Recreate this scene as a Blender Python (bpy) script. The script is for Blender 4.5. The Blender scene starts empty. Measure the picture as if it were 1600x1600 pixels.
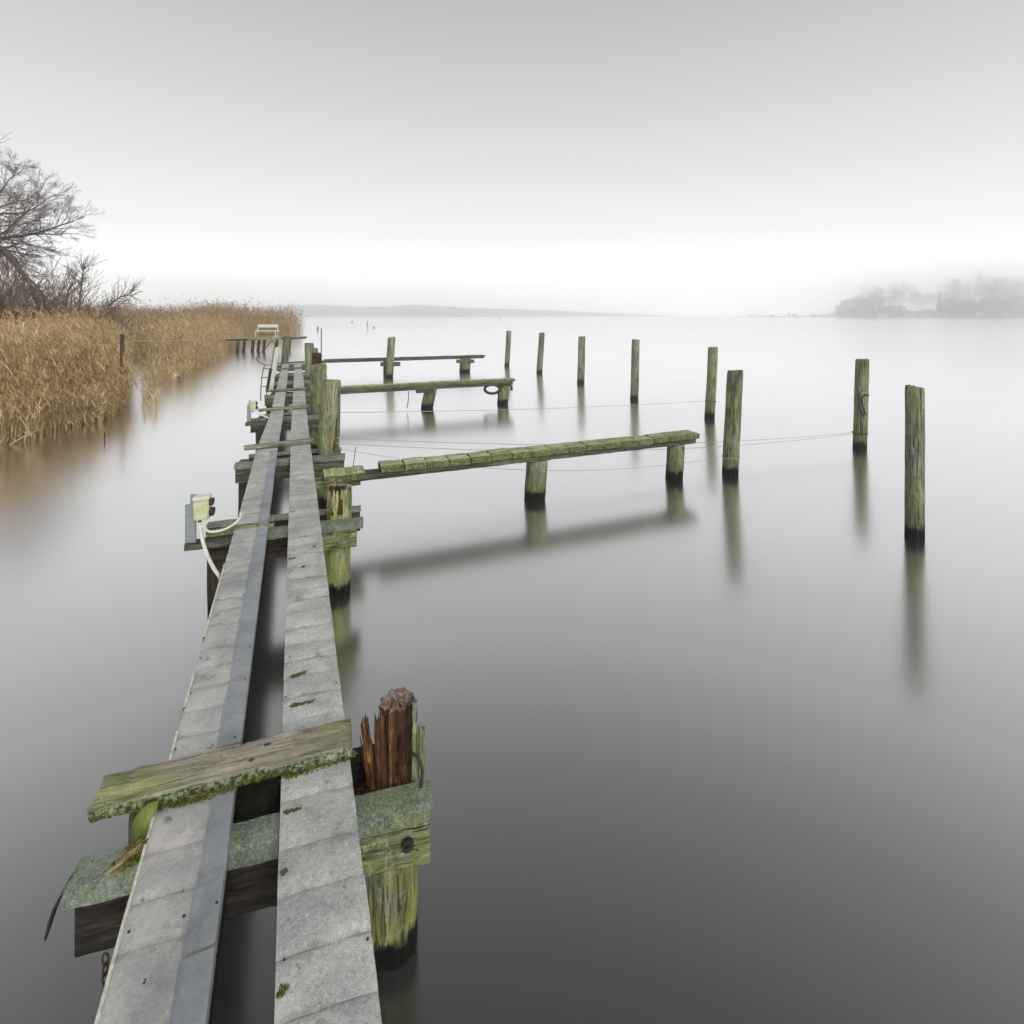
import bpy, bmesh, math, random
import numpy as np
from mathutils import Vector, Matrix, noise
R = math.radians
SC = bpy.context.scene
COL = SC.collection
random.seed(7)
NPR = np.random.default_rng(7)

# ------------------------------------------------------------------ camera
CAM_H = 2.4
cam = bpy.data.cameras.new('camera')
cam.sensor_width = 36.0
cam.lens = 830 / 1600 * 36.0
cam.shift_y = -0.1925
cam.clip_start = 0.05
cam.clip_end = 6000
co = bpy.data.objects.new('camera', cam)
COL.objects.link(co)
co.location = (0, 0, CAM_H)
co.rotation_euler = (R(90), 0, 0)
SC.camera = co

# ------------------------------------------------------------------ world (overcast sky) and soft sun
SUN_EL, SUN_AZ = 38, 150           # degrees; azimuth measured from +Y towards +X
w = bpy.data.worlds.new('World')
SC.world = w
w.use_nodes = True
nt = w.node_tree
nt.nodes.clear()
def wn(t, **k):
    n = nt.nodes.new(t)
    for a, b in k.items(): setattr(n, a, b)
    return n
wout = wn('ShaderNodeOutputWorld'); bg = wn('ShaderNodeBackground')
sky = wn('ShaderNodeTexSky', sky_type='NISHITA', sun_disc=False, sun_elevation=R(SUN_EL), sun_rotation=R(SUN_AZ), air_density=2.0, dust_density=6.0)
hs = wn('ShaderNodeHueSaturation'); hs.inputs['Saturation'].default_value = 0.15
tc = wn('ShaderNodeTexCoord'); sep = wn('ShaderNodeSeparateXYZ')
ramp = wn('ShaderNodeValToRGB')
ramp.color_ramp.interpolation = 'B_SPLINE'
SKY = [(0.0, 9.0), (.03, 5.0), (.065, 1.5), (.10, .82), (.16, .665), (.25, .57), (.36, .465), (.51, .352), (.70, .24), (1.0, .155)]
cr = ramp.color_ramp
while len(cr.elements) < len(SKY): cr.elements.new(0.5)
for e, (p, v) in zip(cr.elements, SKY):
    e.position = p; e.color = (v * .992, v, v * 1.002, 1)
mixs = wn('ShaderNodeMixRGB'); mixs.inputs[0].default_value = 0.92
scl = wn('ShaderNodeMixRGB', blend_type='MULTIPLY'); scl.inputs[0].default_value = 1; scl.inputs[2].default_value = (10, 10, 10, 1)
nt.links.new(sky.outputs[0], hs.inputs['Color'])
nt.links.new(tc.outputs['Generated'], sep.inputs[0])
nt.links.new(sep.outputs['Z'], ramp.inputs[0])
nt.links.new(ramp.outputs[0], scl.inputs[1])          # cloud layer, scaled to the sky texture's units
nt.links.new(hs.outputs[0], mixs.inputs[1])
nt.links.new(scl.outputs[0], mixs.inputs[2])
nt.links.new(mixs.outputs[0], bg.inputs[0])
bg.inputs[1].default_value = 0.1
nt.links.new(bg.outputs[0], wout.inputs[0])

sl = bpy.data.lights.new('sun', 'SUN'); sl.energy = 1.1; sl.angle = R(25); sl.color = (1, .97, .92)
so = bpy.data.objects.new('sun', sl); COL.objects.link(so)
sd = Vector((math.sin(R(SUN_AZ)) * math.cos(R(SUN_EL)), math.cos(R(SUN_AZ)) * math.cos(R(SUN_EL)), math.sin(R(SUN_EL))))
so.rotation_euler = sd.to_track_quat('Z', 'Y').to_euler()
so.location = (5, -5, 20)

SC.view_settings.view_transform = 'Standard'
SC.view_settings.look = 'None'
SC.view_settings.exposure = 0.57
SC.view_settings.gamma = 1.0
SC.view_settings.use_curve_mapping = False
SC.render.engine = 'CYCLES'
SC.cycles.max_bounces = 14
SC.cycles.diffuse_bounces = 3
SC.cycles.glossy_bounces = 3
SC.cycles.volume_bounces = 10
SC.cycles.use_denoising = True

# ------------------------------------------------------------------ helpers
def P(px, py, z=0.0):                     # photo pixel on a horizontal plane -> world point
    Y = 830 * (CAM_H - z) / (py - 492)
    return Vector(((px - 800) * Y / 830, Y, z))
def D(px, py, Y):                         # photo pixel at a depth -> world point
    return Vector(((px - 800) * Y / 830, Y, CAM_H - (py - 492) * Y / 830))
def fbm(x, y, z, o=4): return noise.fractal(Vector((x, y, z)), 1.0, 2.0, o)
def props(o, label=None, cat=None, group=None, kind=None):
    if label: o['label'] = label
    if cat: o['category'] = cat
    if group: o['group'] = group
    if kind: o['kind'] = kind
    return o
def link(name, me, mat=None, parent=None, loc=(0, 0, 0), rot=(0, 0, 0), scale=None):
    o = bpy.data.objects.new(name, me)
    COL.objects.link(o)
    if me is not None and mat is not None and not me.materials: me.materials.append(mat)
    if parent: o.parent = parent
    o.location = loc; o.rotation_euler = rot
    if scale: o.scale = scale
    return o
def empty(name, label, cat, loc=(0, 0, 0), rz=0.0, group=None):
    o = link(name, None, loc=loc, rot=(0, 0, rz)); o.empty_display_size = .1
    return props(o, label, cat, group)
def mesh(name, V, F, smooth=None):
    me = bpy.data.meshes.new(name)
    me.from_pydata([tuple(v) for v in V], [], F)
    me.validate()
    if smooth:
        me.polygons.foreach_set('use_smooth', [True] * len(me.polygons))
        me.set_sharp_from_angle(angle=R(smooth))
    me.update()
    return me
def npmesh(name, V, F, tint=None):
    """V (n,3), F (m,3|4) numpy arrays"""
    me = bpy.data.meshes.new(name)
    k = F.shape[1]
    me.vertices.add(len(V)); me.loops.add(F.size); me.polygons.add(len(F))
    me.vertices.foreach_set('co', V.astype(np.float32).ravel())
    me.loops.foreach_set('vertex_index', F.astype(np.int32).ravel())
    me.polygons.foreach_set('loop_start', np.arange(0, F.size, k, dtype=np.int32))
    if tint is not None:
        a = me.attributes.new('tint', 'FLOAT', 'POINT')
        a.data.foreach_set('value', tint.astype(np.float32))
    me.update(calc_edges=True)
    return me
def sweep_board(L, W, H, seg=.05, jit=.002, bev=.006, seed=0, ends=.004, nt_=4, warp=0.0, skew=0.0):
    """board along X (0..L), Y (-W/2..W/2), Z (-H..0), worn edges; W may be a function of x"""
    n = max(2, int(L / seg)) + 1
    b = min(bev, H * .3)
    prof = [(-.5, -H + b), (-.5, -b)]
    for i in range(nt_ + 1): prof.append((None, i / nt_))
    prof += [(.5, -b), (.5, -H + b)]
    for i in range(nt_ + 1): prof.append((False, 1 - i / nt_))
    V, F = [], []
    m = len(prof)
    for i in range(n):
        x = L * i / (n - 1)
        Wx = W(x) if callable(W) else W
        for j, (a, c) in enumerate(prof):
            if a is None: y, z = (-Wx / 2 + b) + c * (Wx - 2 * b), 0
            elif a is False: y, z = (-Wx / 2 + b) + c * (Wx - 2 * b), -H
            else: y, z = a * Wx, c
            q = fbm(x * 7 + seed * 3.1, y * 14, z * 14 + seed)
            q2 = fbm(x * 30 + seed, y * 60, z * 60 + 9)
            yy = y + (q * jit * 1.5 + q2 * jit) * (1 if a not in (None, False) else .3)
            zz = z + (q * jit + q2 * jit * .6)
            xx = x
            if i in (0, n - 1): xx += fbm(y * 25 + seed, z * 25, i) * ends
            zz += warp * math.sin(x / L * math.pi)
            V.append((xx + skew * yy, yy, zz))
    for i in range(n - 1):
        for j in range(m):
            a = i * m + j; c = i * m + (j + 1) % m
            F.append((a, c, c + m, a + m))
    F.append(tuple(range(m))[::-1]); F.append(tuple((n - 1) * m + j for j in range(m)))
    F = [f[::-1] for f in F]
    return mesh('board', V, F, 40)
def tube(pts, r, n=8, r2=None, closed=False, jit=0.0, seed=0):
    pts = [Vector(p) for p in pts]; N = len(pts); V, F = [], []
    up = Vector((.13, .21, 1)).normalized()
    for i, p in enumerate(pts):
        if closed: t = (pts[(i + 1) % N] - pts[i - 1]).normalized()
        else: t = (pts[min(i + 1, N - 1)] - pts[max(i - 1, 0)]).normalized()
        u = t.cross(up)
        if u.length < .05: u = t.cross(Vector((1, 0, 0)))
        u.normalize(); v = t.cross(u)
        rr = r if r2 is None else r + (r2 - r) * i / (N - 1)
        for k in range(n):
            a = 2 * math.pi * k / n
            q = rr * (1 + jit * noise.noise(Vector((i * .7 + seed, k * 1.3, seed))))
            V.append(p + u * math.cos(a) * q + v * math.sin(a) * q)
    M = N if closed else N - 1
    for i in range(M):
        for k in range(n):
            a = i * n + k; b = i * n + (k + 1) % n
            c = ((i + 1) % N) * n + (k + 1) % n; d = ((i + 1) % N) * n + k
            F.append((a, d, c, b))
    if not closed:
        F.append(tuple(range(n))); F.append(tuple((N - 1) * n + k for k in range(n))[::-1])
    return V, F
def join(parts):
    V, F = [], []
    for v, f in parts:
        o = len(V); V += list(v); F += [tuple(i + o for i in q) for q in f]
    return V, F
def boxvf(x0, x1, y0, y1, z0, z1):
    V = [(x, y, z) for x in (x0, x1) for y in (y0, y1) for z in (z0, z1)]
    F = [(0, 1, 3, 2), (4, 6, 7, 5), (0, 4, 5, 1), (2, 3, 7, 6), (0, 2, 6, 4), (1, 5, 7, 3)]
    return V, F
def bevelled_box(sx, sy, sz, b=.004, seg=2):
    bm = bmesh.new()
    bmesh.ops.create_cube(bm, size=1)
    bmesh.ops.scale(bm, vec=(sx, sy, sz), verts=bm.verts)
    bmesh.ops.bevel(bm, geom=bm.edges[:], offset=b, segments=seg, affect='EDGES')
    me = bpy.data.meshes.new('box'); bm.to_mesh(me); bm.free()
    me.polygons.foreach_set('use_smooth', [True] * len(me.polygons)); me.set_sharp_from_angle(angle=R(50))
    return me
def pole_mesh(r, z0, z1, dx=0.0, dy=0.0, n=32, seed=0, taper=.04, rough=.018, crack=.014, jag=0.0, dz=.05):
    """round timber pile; dx,dy = shift of the top against the waterline"""
    m = max(4, int((z1 - z0) / dz)) + 1
    V, F = [], []
    Hh = z1
    _r = random.Random(seed * 7 + 1); tx, ty = _r.uniform(-.10, .10), _r.uniform(-.10, .10); taper = taper * _r.uniform(.3, 2.2)
    for i in range(m):
        f = i / (m - 1); z = z0 + (z1 - z0) * f
        sh = z / Hh
        bend = .012 * noise.noise(Vector((seed * 1.7, z * .9, 3)))
        for k in range(n):
            a = 2 * math.pi * k / n
            rr = r * (1 - taper * f)
            rr += rough * r * 5 * fbm(math.cos(a) * 1.3 + seed * 5, math.sin(a) * 1.3, z * .8) * .35
            rr += rough * r * 2.2 * fbm(math.cos(a) * 6 + seed, math.sin(a) * 6, z * 2.5)
            c = noise.noise(Vector((math.cos(a) * 5 + seed * 9, math.sin(a) * 5, z * .55)))
            if abs(c) < .07: rr -= crack * (1 - abs(c) / .07)
            if i == m - 1: rr -= .006
            k_ = noise.noise(Vector((math.cos(a) * 1.4 + seed * 3, math.sin(a) * 1.4, z * 3.0)))
            if k_ > .42: rr -= (k_ - .42) * r * .35
            zz = z
            if i >= m - 2: zz += math.cos(a) * r * tx + math.sin(a) * r * ty + jag * fbm(math.cos(a) * 3 + seed, math.sin(a) * 3, 7) - (.0 if i == m - 1 else .008)
            V.append((math.cos(a) * rr + dx * sh + bend, math.sin(a) * rr + dy * sh, zz))
    for i in range(m - 1):
        for k in range(n):
            F.append((i * n + k, i * n + (k + 1) % n, (i + 1) * n + (k + 1) % n, (i + 1) * n + k))
    # cap rings
    base = (m - 1) * n
    prev = base
    for q, fr in enumerate((.72, .42, .15)):
        s = len(V)
        for k in range(n):
            v = Vector(V[base + k]); c = Vector((dx, dy, z1))
            p = c + (v - c) * fr
            p.z = v.z * fr + z1 * (1 - fr) + .004 * noise.noise(Vector((p.x * 40 + seed, p.y * 40, 2))) + .003 + jag * .5 * fbm(p.x * 20 + seed, p.y * 20, 1)
            V.append(p)
        for k in range(n): F.append((prev + k, prev + (k + 1) % n, s + (k + 1) % n, s + k))
        prev = s
    F.append(tuple(prev + k for k in range(n)))
    return mesh('pile', V, F, 42)

# ------------------------------------------------------------------ materials
def newmat(name):
    m = bpy.data.materials.new(name); m.use_nodes = True
    t = m.node_tree; b = t.nodes['Principled BSDF']
    return m, t, b
class NB:
    """tiny node builder"""
    def __init__(s, t): s.t = t
    def n(s, typ, ins=None, **k):
        x = s.t.nodes.new(typ)
        for a, b in k.items(): setattr(x, a, b)
        if ins:
            for key, v in ins.items():
                if isinstance(v, bpy.types.NodeSocket): s.t.links.new(v, x.inputs[key])
                else: x.inputs[key].default_value = v
        return x
    def ramp(s, fac, stops, interp='LINEAR'):
        x = s.t.nodes.new('ShaderNodeValToRGB'); x.color_ramp.interpolation = interp
        while len(x.color_ramp.elements) < len(stops): x.color_ramp.elements.new(.5)
        for e, (p, c) in zip(x.color_ramp.elements, stops):
            e.position = p; e.color = (*c, 1) if not isinstance(c, (int, float)) else (c, c, c, 1)
        s.t.links.new(fac, x.inputs[0]); return x.outputs[0]
    def mix(s, f, a, b, mode='MIX'):
        x = s.t.nodes.new('ShaderNodeMixRGB'); x.blend_type = mode
        for i, v in ((0, f), (1, a), (2, b)):
            if isinstance(v, bpy.types.NodeSocket): s.t.links.new(v, x.inputs[i])
            else: x.inputs[i].default_value = v if i == 0 else (*v, 1)
        return x.outputs[0]
    def math(s, op, a, b=0.0, clamp=False):
        x = s.t.nodes.new('ShaderNodeMath'); x.operation = op; x.use_clamp = clamp
        for i, v in ((0, a), (1, b)):
            if isinstance(v, bpy.types.NodeSocket): s.t.links.new(v, x.inputs[i])
            else: x.inputs[i].default_value = v
        return x.outputs[0]
    def noise(s, vec, scale, detail=4, rough=.6, dist=0.0):
        return s.n('ShaderNodeTexNoise', {'Vector': vec, 'Scale': scale, 'Detail': detail, 'Roughness': rough, 'Distortion': dist}).outputs['Fac']
    def coords(s, stretch=(1, 1, 1)):
        tc = s.n('ShaderNodeTexCoord'); oi = s.n('ShaderNodeObjectInfo')
        off = s.math('MULTIPLY', oi.outputs['Random'], 37.0)
        add = s.n('ShaderNodeVectorMath', {0: tc.outputs['Object'], 1: off}, operation='ADD').outputs[0]
        mp = s.n('ShaderNodeMapping', {'Vector': add, 'Scale': stretch})
        return add, mp.outputs[0]
    def bump(s, h, strength, dist, nrm=None):
        k = {'Height': h, 'Strength': strength, 'Distance': dist}
        if nrm: k['Normal'] = nrm
        return s.n('ShaderNodeBump', k).outputs[0]

def wood_mat(name, wood1, wood2, moss1, moss2, amount, grain='z', wet=True, mscale=7.0, dark=.5, rough=.9, lichen=.35, side=None, endmoss=None, band=.15):
    """weathered timber; moss by noise, a wet black-green band just above the lake's level"""
    m, t, b = newmat(name); g = NB(t)
    st = {'x': (1.0, 14, 14), 'y': (14, 1.0, 14), 'z': (14, 14, 1.0)}[grain]
    raw, vs = g.coords(st)
    st2 = {'x': (.5, 5, 5), 'y': (5, .5, 5), 'z': (3, 3, .6)}[grain]
    mp2 = g.n('ShaderNodeMapping', {'Vector': raw, 'Scale': st2}).outputs[0]
    gr = g.noise(vs, 4.0, 6, .65, .6)
    col = g.mix(g.ramp(gr, [(.34, 0.0), (.66, 1.0)]), wood1, wood2)
    patch = g.noise(raw, mscale, 5, .65)
    streak = g.noise(mp2, 3.2, 5, .62, .5)
    am = g.math('ADD', g.math('MULTIPLY', patch, .45), g.math('MULTIPLY', streak, .55))
    c0 = .62 - amount * .30
    if endmoss:
        ox = g.n('ShaderNodeSeparateXYZ', {0: g.n('ShaderNodeTexCoord').outputs['Object']}).outputs['X']
        e_ = g.math('ABSOLUTE', g.math('SUBTRACT', g.math('DIVIDE', ox, endmoss), .56))
        am = g.math('ADD', am, g.math('SUBTRACT', g.math('MULTIPLY', e_, .62), .13))
    mf = g.ramp(am, [(max(0.0, c0 - .07), 0.0), (min(1., c0 + .10), 1.0)])
    mc = g.mix(g.ramp(g.noise(mp2, 7, 5, .75), [(.36, 0.0), (.64, 1.0)]), moss1, moss2)
    col = g.mix(g.math('MULTIPLY', mf, .82), col, mc)
    # pale lichen crust and flecks
    cr_ = g.ramp(g.noise(raw, 22, 6, .78, .8), [(.55, 0.0), (.62, 1.0)])
    col = g.mix(g.math('MULTIPLY', cr_, lichen), col, tuple(min(1, c * 1.35 + .10) for c in wood2))
    # long tonal streaks, dark splits and pits
    tone = g.ramp(g.noise(mp2, 2.1, 6, .68, .6), [(.30, .22), (.43, .62), (.52, .95), (.60, 1.15), (.72, 1.75)])
    col = g.mix(.9, col, tone, 'MULTIPLY')
    dk = g.ramp(g.noise(vs, 5.0, 4, .7, 1.0), [(.37, 1.0), (.44, 0.0)])
    col = g.mix(g.math('MULTIPLY', dk, dark), col, (.018, .016, .010))
    sp = g.ramp(g.noise(raw, 34, 4, .75), [(.30, 1.0), (.39, 0.0)])
    col = g.mix(g.math('MULTIPLY', sp, dark * .8), col, (.02, .025, .008))
    if side:
        gn = g.n('ShaderNodeNewGeometry').outputs['Normal']
        nz = g.math('ABSOLUTE', g.n('ShaderNodeSeparateXYZ', {0: gn}).outputs['Z'])
        sf = g.ramp(nz, [(.35, 1.0), (.75, 0.0)])
        crust = g.mix(g.ramp(g.noise(raw, 30, 6, .8, .6), [(.40, 0.0), (.60, 1.0)]), side[0], side[1])
        crust = g.mix(g.ramp(g.noise(raw, 60, 4, .8), [(.44, 1.0), (.52, 0.0)]), crust, (.015, .02, .008))
        col = g.mix(g.math('MULTIPLY', sf, .85), col, crust)
    rgh = rough
    if wet:
        geo = g.n('ShaderNodeNewGeometry'); z = g.n('ShaderNodeSeparateXYZ', {0: geo.outputs['Position']}).outputs['Z']
        mp3 = g.n('ShaderNodeMapping', {'Vector': raw, 'Scale': (1, 1, .3)}).outputs[0]
        zz = g.math('ADD', z, g.math('MULTIPLY', g.math('SUBTRACT', g.noise(mp3, 16, 5, .75), .5), .26))
        wf = g.ramp(zz, [(band - .04, 1.0), (band, 0.0)])
        col = g.mix(wf, col, (.004, .0045, .003))
        yb = g.ramp(zz, [(band - .02, 0.0), (band + .02, 1.0), (band + .12, .7), (band + .30, 0.0)])
        col = g.mix(g.math('MULTIPLY', yb, g.math('MULTIPLY', mf, .40)), col, moss2)
        dz_ = g.ramp(zz, [(band, .55), (band + .35, 1.0)])  # lower wood darkened above the wet band, standing in for darker water reflections
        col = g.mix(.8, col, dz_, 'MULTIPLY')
        rgh = g.math('SUBTRACT', rough, g.math('MULTIPLY', wf, .25))
    t.links.new(col, b.inputs['Base Color'])
    if isinstance(rgh, float): b.inputs['Roughness'].default_value = rgh
    else: t.links.new(rgh, b.inputs['Roughness'])
    b.inputs['Specular IOR Level'].default_value = .25
    h = g.math('ADD', g.math('MULTIPLY', gr, .7), g.math('MULTIPLY', g.noise(raw, 60, 4, .7), .5))
    h = g.math('SUBTRACT', h, g.math('MULTIPLY', dk, .6))
    t.links.new(g.bump(h, .8, .012), b.inputs['Normal'])
    return m

def felt_mat(name, c1, c2, stain, moss=(.16, .20, .07), mossamt=.0, grit=1.0, rough=.92, joints=False):
    m, t, b = newmat(name); g = NB(t)
    geo = g.n('ShaderNodeNewGeometry'); pos = geo.outputs['Position']
    fine = g.noise(pos, 260, 2, .8); mid = g.noise(pos, 70, 4, .7); big = g.noise(pos, 6, 5, .62, .5); huge = g.noise(pos, 2.0, 3, .5)
    col = g.mix(g.ramp(big, [(.34, 0.0), (.64, 1.0)]), c1, c2)
    f = g.math('ADD', g.math('MULTIPLY', fine, .6), g.math('MULTIPLY', mid, .4))
    gc = g.ramp(f, [(.30, .30), (.45, .88), (.55, 1.04), (.70, 1.75)])
    col = g.mix(grit, col, gc, 'MULTIPLY')
    st = g.ramp(g.noise(pos, 3.4, 5, .7, .8), [(.54, 0.0), (.70, 1.0)])
    col = g.mix(g.math('MULTIPLY', st, .6), col, stain)
    dkp = g.ramp(g.noise(pos, 9, 6, .75, 1.2), [(.62, 0.0), (.72, 1.0)])
    col = g.mix(g.math('MULTIPLY', dkp, .45), col, tuple(c * .45 for c in c1))
    blot = g.ramp(g.noise(pos, 2.6, 6, .7, .5), [(.30, .72), (.48, .98), (.62, 1.05), (.75, 1.22)])
    col = g.mix(1.0, col, blot, 'MULTIPLY')
    if joints:
        oy = g.n('ShaderNodeSeparateXYZ', {0: g.n('ShaderNodeTexCoord').outputs['Object']})
        yy = g.math('ABSOLUTE', g.math('ADD', oy.outputs['Y'], g.math('MULTIPLY', oy.outputs['X'], .09)))
        yy = g.math('ADD', yy, g.math('MULTIPLY', g.math('SUBTRACT', g.noise(pos, 24, 5, .75), .5), .05))
        jf = g.ramp(yy, [(.0, 1.0), (.014, 0.0)])
        jf = g.math('MULTIPLY', jf, g.ramp(g.noise(pos, 7, 4, .7), [(.40, .05), (.64, .75)]))
        col = g.mix(jf, col, (.17, .17, .12))
    if mossamt > 0:
        mm = g.ramp(g.math('ADD', g.noise(pos, 14, 5, .75), g.math('MULTIPLY', huge, .35)), [(.80 - mossamt * .3, 0.0), (.92 - mossamt * .3, 1.0)])
        col = g.mix(g.math('MULTIPLY', mm, .8), col, moss)
    if mossamt > .3:
        lk = g.ramp(g.noise(pos, 95, 5, .8), [(.50, 0.0), (.60, 1.0)])
        col = g.mix(g.math('MULTIPLY', lk, .50), col, (.42, .48, .35))
        dk2 = g.ramp(g.noise(pos, 60, 5, .8, .5), [(.38, 1.0), (.46, 0.0)])
        col = g.mix(g.math('MULTIPLY', dk2, .6), col, (.035, .045, .03))
    spk = g.ramp(g.noise(pos, 28, 3, .6), [(.26, 1.0), (.31, 0.0)])
    col = g.mix(g.math('MULTIPLY', spk, .6), col, (.05, .045, .035))
    t.links.new(col, b.inputs['Base Color'])
    b.inputs['Roughness'].default_value = rough
    b.inputs['Specular IOR Level'].default_value = .3
    t.links.new(g.bump(g.math('ADD', g.math('MULTIPLY', f, .5), g.math('MULTIPLY', big, .6)), .55, .006), b.inputs['Normal'])
    return m

def plain_mat(name, c1, c2, scale=20, rough=.6, metal=0.0, bump=.2, stretch=None):
    m, t, b = newmat(name); g = NB(t)
    raw, vs = g.coords(stretch or (1, 1, 1))
    n = g.noise(vs, scale, 5, .65)
    t.links.new(g.mix(g.ramp(n, [(.35, 0.0), (.65, 1.0)]), c1, c2), b.inputs['Base Color'])
    b.inputs['Roughness'].default_value = rough; b.inputs['Metallic'].default_value = metal
    t.links.new(g.bump(n, bump, .004), b.inputs['Normal'])
    return m
def tint_mat(name, stops, rough=.85, trans=0.0):
    m, t, b = newmat(name); g = NB(t)
    a = g.n('ShaderNodeAttribute', attribute_name='tint')
    t.links.new(g.ramp(a.outputs['Fac'], stops), b.inputs['Base Color'])
    b.inputs['Roughness'].default_value = rough
    b.inputs['Specular IOR Level'].default_value = .2
    return m

M = {}
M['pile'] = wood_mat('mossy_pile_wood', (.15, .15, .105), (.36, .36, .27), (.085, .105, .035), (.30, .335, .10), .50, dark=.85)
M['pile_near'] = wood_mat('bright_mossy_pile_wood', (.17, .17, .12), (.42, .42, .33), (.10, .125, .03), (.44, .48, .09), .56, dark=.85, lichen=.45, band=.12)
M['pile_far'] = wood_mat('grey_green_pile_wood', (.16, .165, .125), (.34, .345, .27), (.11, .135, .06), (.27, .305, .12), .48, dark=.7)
M['pile_brown'] = wood_mat('brown_pile_wood', (.05, .04, .028), (.14, .115, .08), (.05, .055, .02), (.12, .125, .05), .15, lichen=.15)
M['rot'] = wood_mat('rotten_orange_wood', (.16, .055, .02), (.56, .29, .115), (.010, .006, .004), (.06, .028, .014), .70, wet=False, dark=.95, mscale=9, lichen=.0)
M['rot_dark'] = wood_mat('rotten_dark_wood', (.035, .019, .012), (.27, .14, .06), (.010, .006, .004), (.04, .018, .01), .62, wet=False, dark=.95, mscale=9, lichen=.0)
M['rot_top'] = wood_mat('rotten_wood_top', (.13, .075, .05), (.46, .39, .32), (.10, .035, .02), (.26, .18, .12), .4, wet=False, dark=.6)
M['top_board'] = wood_mat('lichen_top_board', (.27, .24, .19), (.46, .41, .345), (.15, .18, .07), (.40, .41, .17), .34, grain='x', wet=False, dark=.30, mscale=9, lichen=.25, side=((.10, .135, .045), (.42, .47, .30)), endmoss=.86)
M['board'] = wood_mat('lichen_board', (.25, .235, .18), (.47, .44, .37), (.17, .195, .085), (.37, .385, .18), .30, grain='x', wet=False, dark=.40, mscale=4, lichen=.30)
M['slat'] = wood_mat('mossy_slat', (.36, .37, .25), (.60, .61, .44), (.24, .275, .095), (.52, .55, .24), .55, grain='y', wet=False, dark=.5, lichen=.55, side=((.055, .07, .02), (.23, .265, .10)))
M['waling'] = wood_mat('green_waling', (.12, .12, .08), (.33, .335, .24), (.07, .09, .022), (.36, .41, .10), .52, grain='x', wet=False, dark=.85, lichen=.6)
M['darkwood'] = wood_mat('dark_rotten_timber', (.014, .011, .009), (.058, .046, .036), (.02, .02, .012), (.10, .085, .065), .2, grain='x', wet=False, dark=.7, lichen=.05)
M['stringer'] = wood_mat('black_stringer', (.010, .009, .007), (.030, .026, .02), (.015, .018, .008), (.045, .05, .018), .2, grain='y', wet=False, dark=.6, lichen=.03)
M['jbeam'] = wood_mat('jetty_beam', (.045, .045, .037), (.15, .15, .12), (.04, .05, .018), (.15, .165, .06), .35, grain='x', wet=False, dark=.7, lichen=.2)
M['felt'] = felt_mat('grey_grit_felt', (.36, .375, .37), (.56, .57, .55), (.52, .50, .42), mossamt=.12, joints=True)
M['felt_left'] = felt_mat('pale_worn_felt', (.36, .37, .37), (.52, .52, .505), (.66, .60, .51), mossamt=.06, grit=.6, joints=True)
M['felt_green'] = felt_mat('green_grey_felt', (.085, .105, .09), (.23, .26, .22), (.30, .33, .19), mossamt=.38, grit=1.0)
M['strip'] = felt_mat('smooth_blue_grey_strip', (.255, .28, .305), (.33, .355, .375), (.44, .45, .44), grit=.35, rough=.7)
M['white_trim'] = plain_mat('weathered_white_trim', (.75, .75, .68), (.42, .43, .34), 40, .6)
M['metal'] = plain_mat('grey_galvanised', (.26, .29, .30), (.34, .37, .38), 12, .5, .4)
M['rod'] = plain_mat('dark_rod', (.10, .10, .10), (.19, .19, .18), 30, .55, .3)
M['black'] = plain_mat('black_rubber', (.012, .012, .012), (.03, .03, .028), 30, .6)
M['rust'] = plain_mat('rusty_iron', (.035, .022, .015), (.09, .05, .03), 50, .8, .3)
M['beige'] = plain_mat('mossy_beige_plastic', (.62, .62, .46), (.46, .50, .22), 18, .55)
M['white'] = plain_mat('dirty_white_plastic', (.78, .78, .72), (.60, .61, .50), 14, .5)
M['yellowgreen'] = plain_mat('yellow_green_plastic', (.11, .14, .018), (.20, .235, .04), 9, .5)
M['straw_rope'] = plain_mat('pale_rope', (.42, .34, .22), (.56, .47, .33), 40, .85)
M['rope'] = plain_mat('grey_wire', (.30, .30, .27), (.42, .42, .38), 50, .8)
M['moss'] = tint_mat('moss_tufts', [(0, (.035, .05, .008)), (.5, (.10, .14, .02)), (1, (.24, .28, .06))])
M['straw'] = tint_mat('straw', [(0, (.05, .04, .015)), (.5, (.24, .17, .07)), (1, (.50, .42, .24))])
M['reed'] = tint_mat('dry_reed', [(0, (.17, .11, .05)), (.25, (.37, .25, .115)), (.6, (.57, .42, .22)), (1, (.82, .70, .46))])
M['reed_far'] = tint_mat('dry_reed_far', [(0, (.17, .11, .05)), (.3, (.32, .21, .09)), (.7, (.48, .34, .16)), (1, (.66, .54, .34))])
M['dry_stem'] = plain_mat('dry_reed_stem', (.40, .29, .14), (.58, .46, .27), 30, .8)
M['bark'] = plain_mat('bare_bark', (.075, .062, .05), (.15, .13, .10), 6, .9)
M['twig'] = plain_mat('bare_twigs', (.12, .09, .08), (.17, .135, .12), 3, .9)
M['twig_brown'] = plain_mat('brown_twigs', (.19, .13, .095), (.27, .19, .14), 3, .9)
M['far_bare'] = plain_mat('far_bare_wood', (.20, .185, .17), (.27, .25, .23), 1, .9)
M['far_green'] = plain_mat('far_evergreen', (.09, .10, .08), (.14, .15, .12), 1, .9)
M['soil'] = plain_mat('bank_soil', (.10, .075, .04), (.17, .13, .07), 2, .95)
M['far_soil'] = plain_mat('far_bank', (.07, .065, .045), (.12, .115, .08), .3, .95)
M['roof'] = plain_mat('grey_roof', (.16, .15, .14), (.22, .21, .20), 2, .8)
M['render_wall'] = plain_mat('pale_wall', (.60, .59, .55), (.68, .67, .63), 2, .8)
M['glass'] = plain_mat('window_glass', (.03, .035, .04), (.05, .055, .06), 2, .1)

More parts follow.
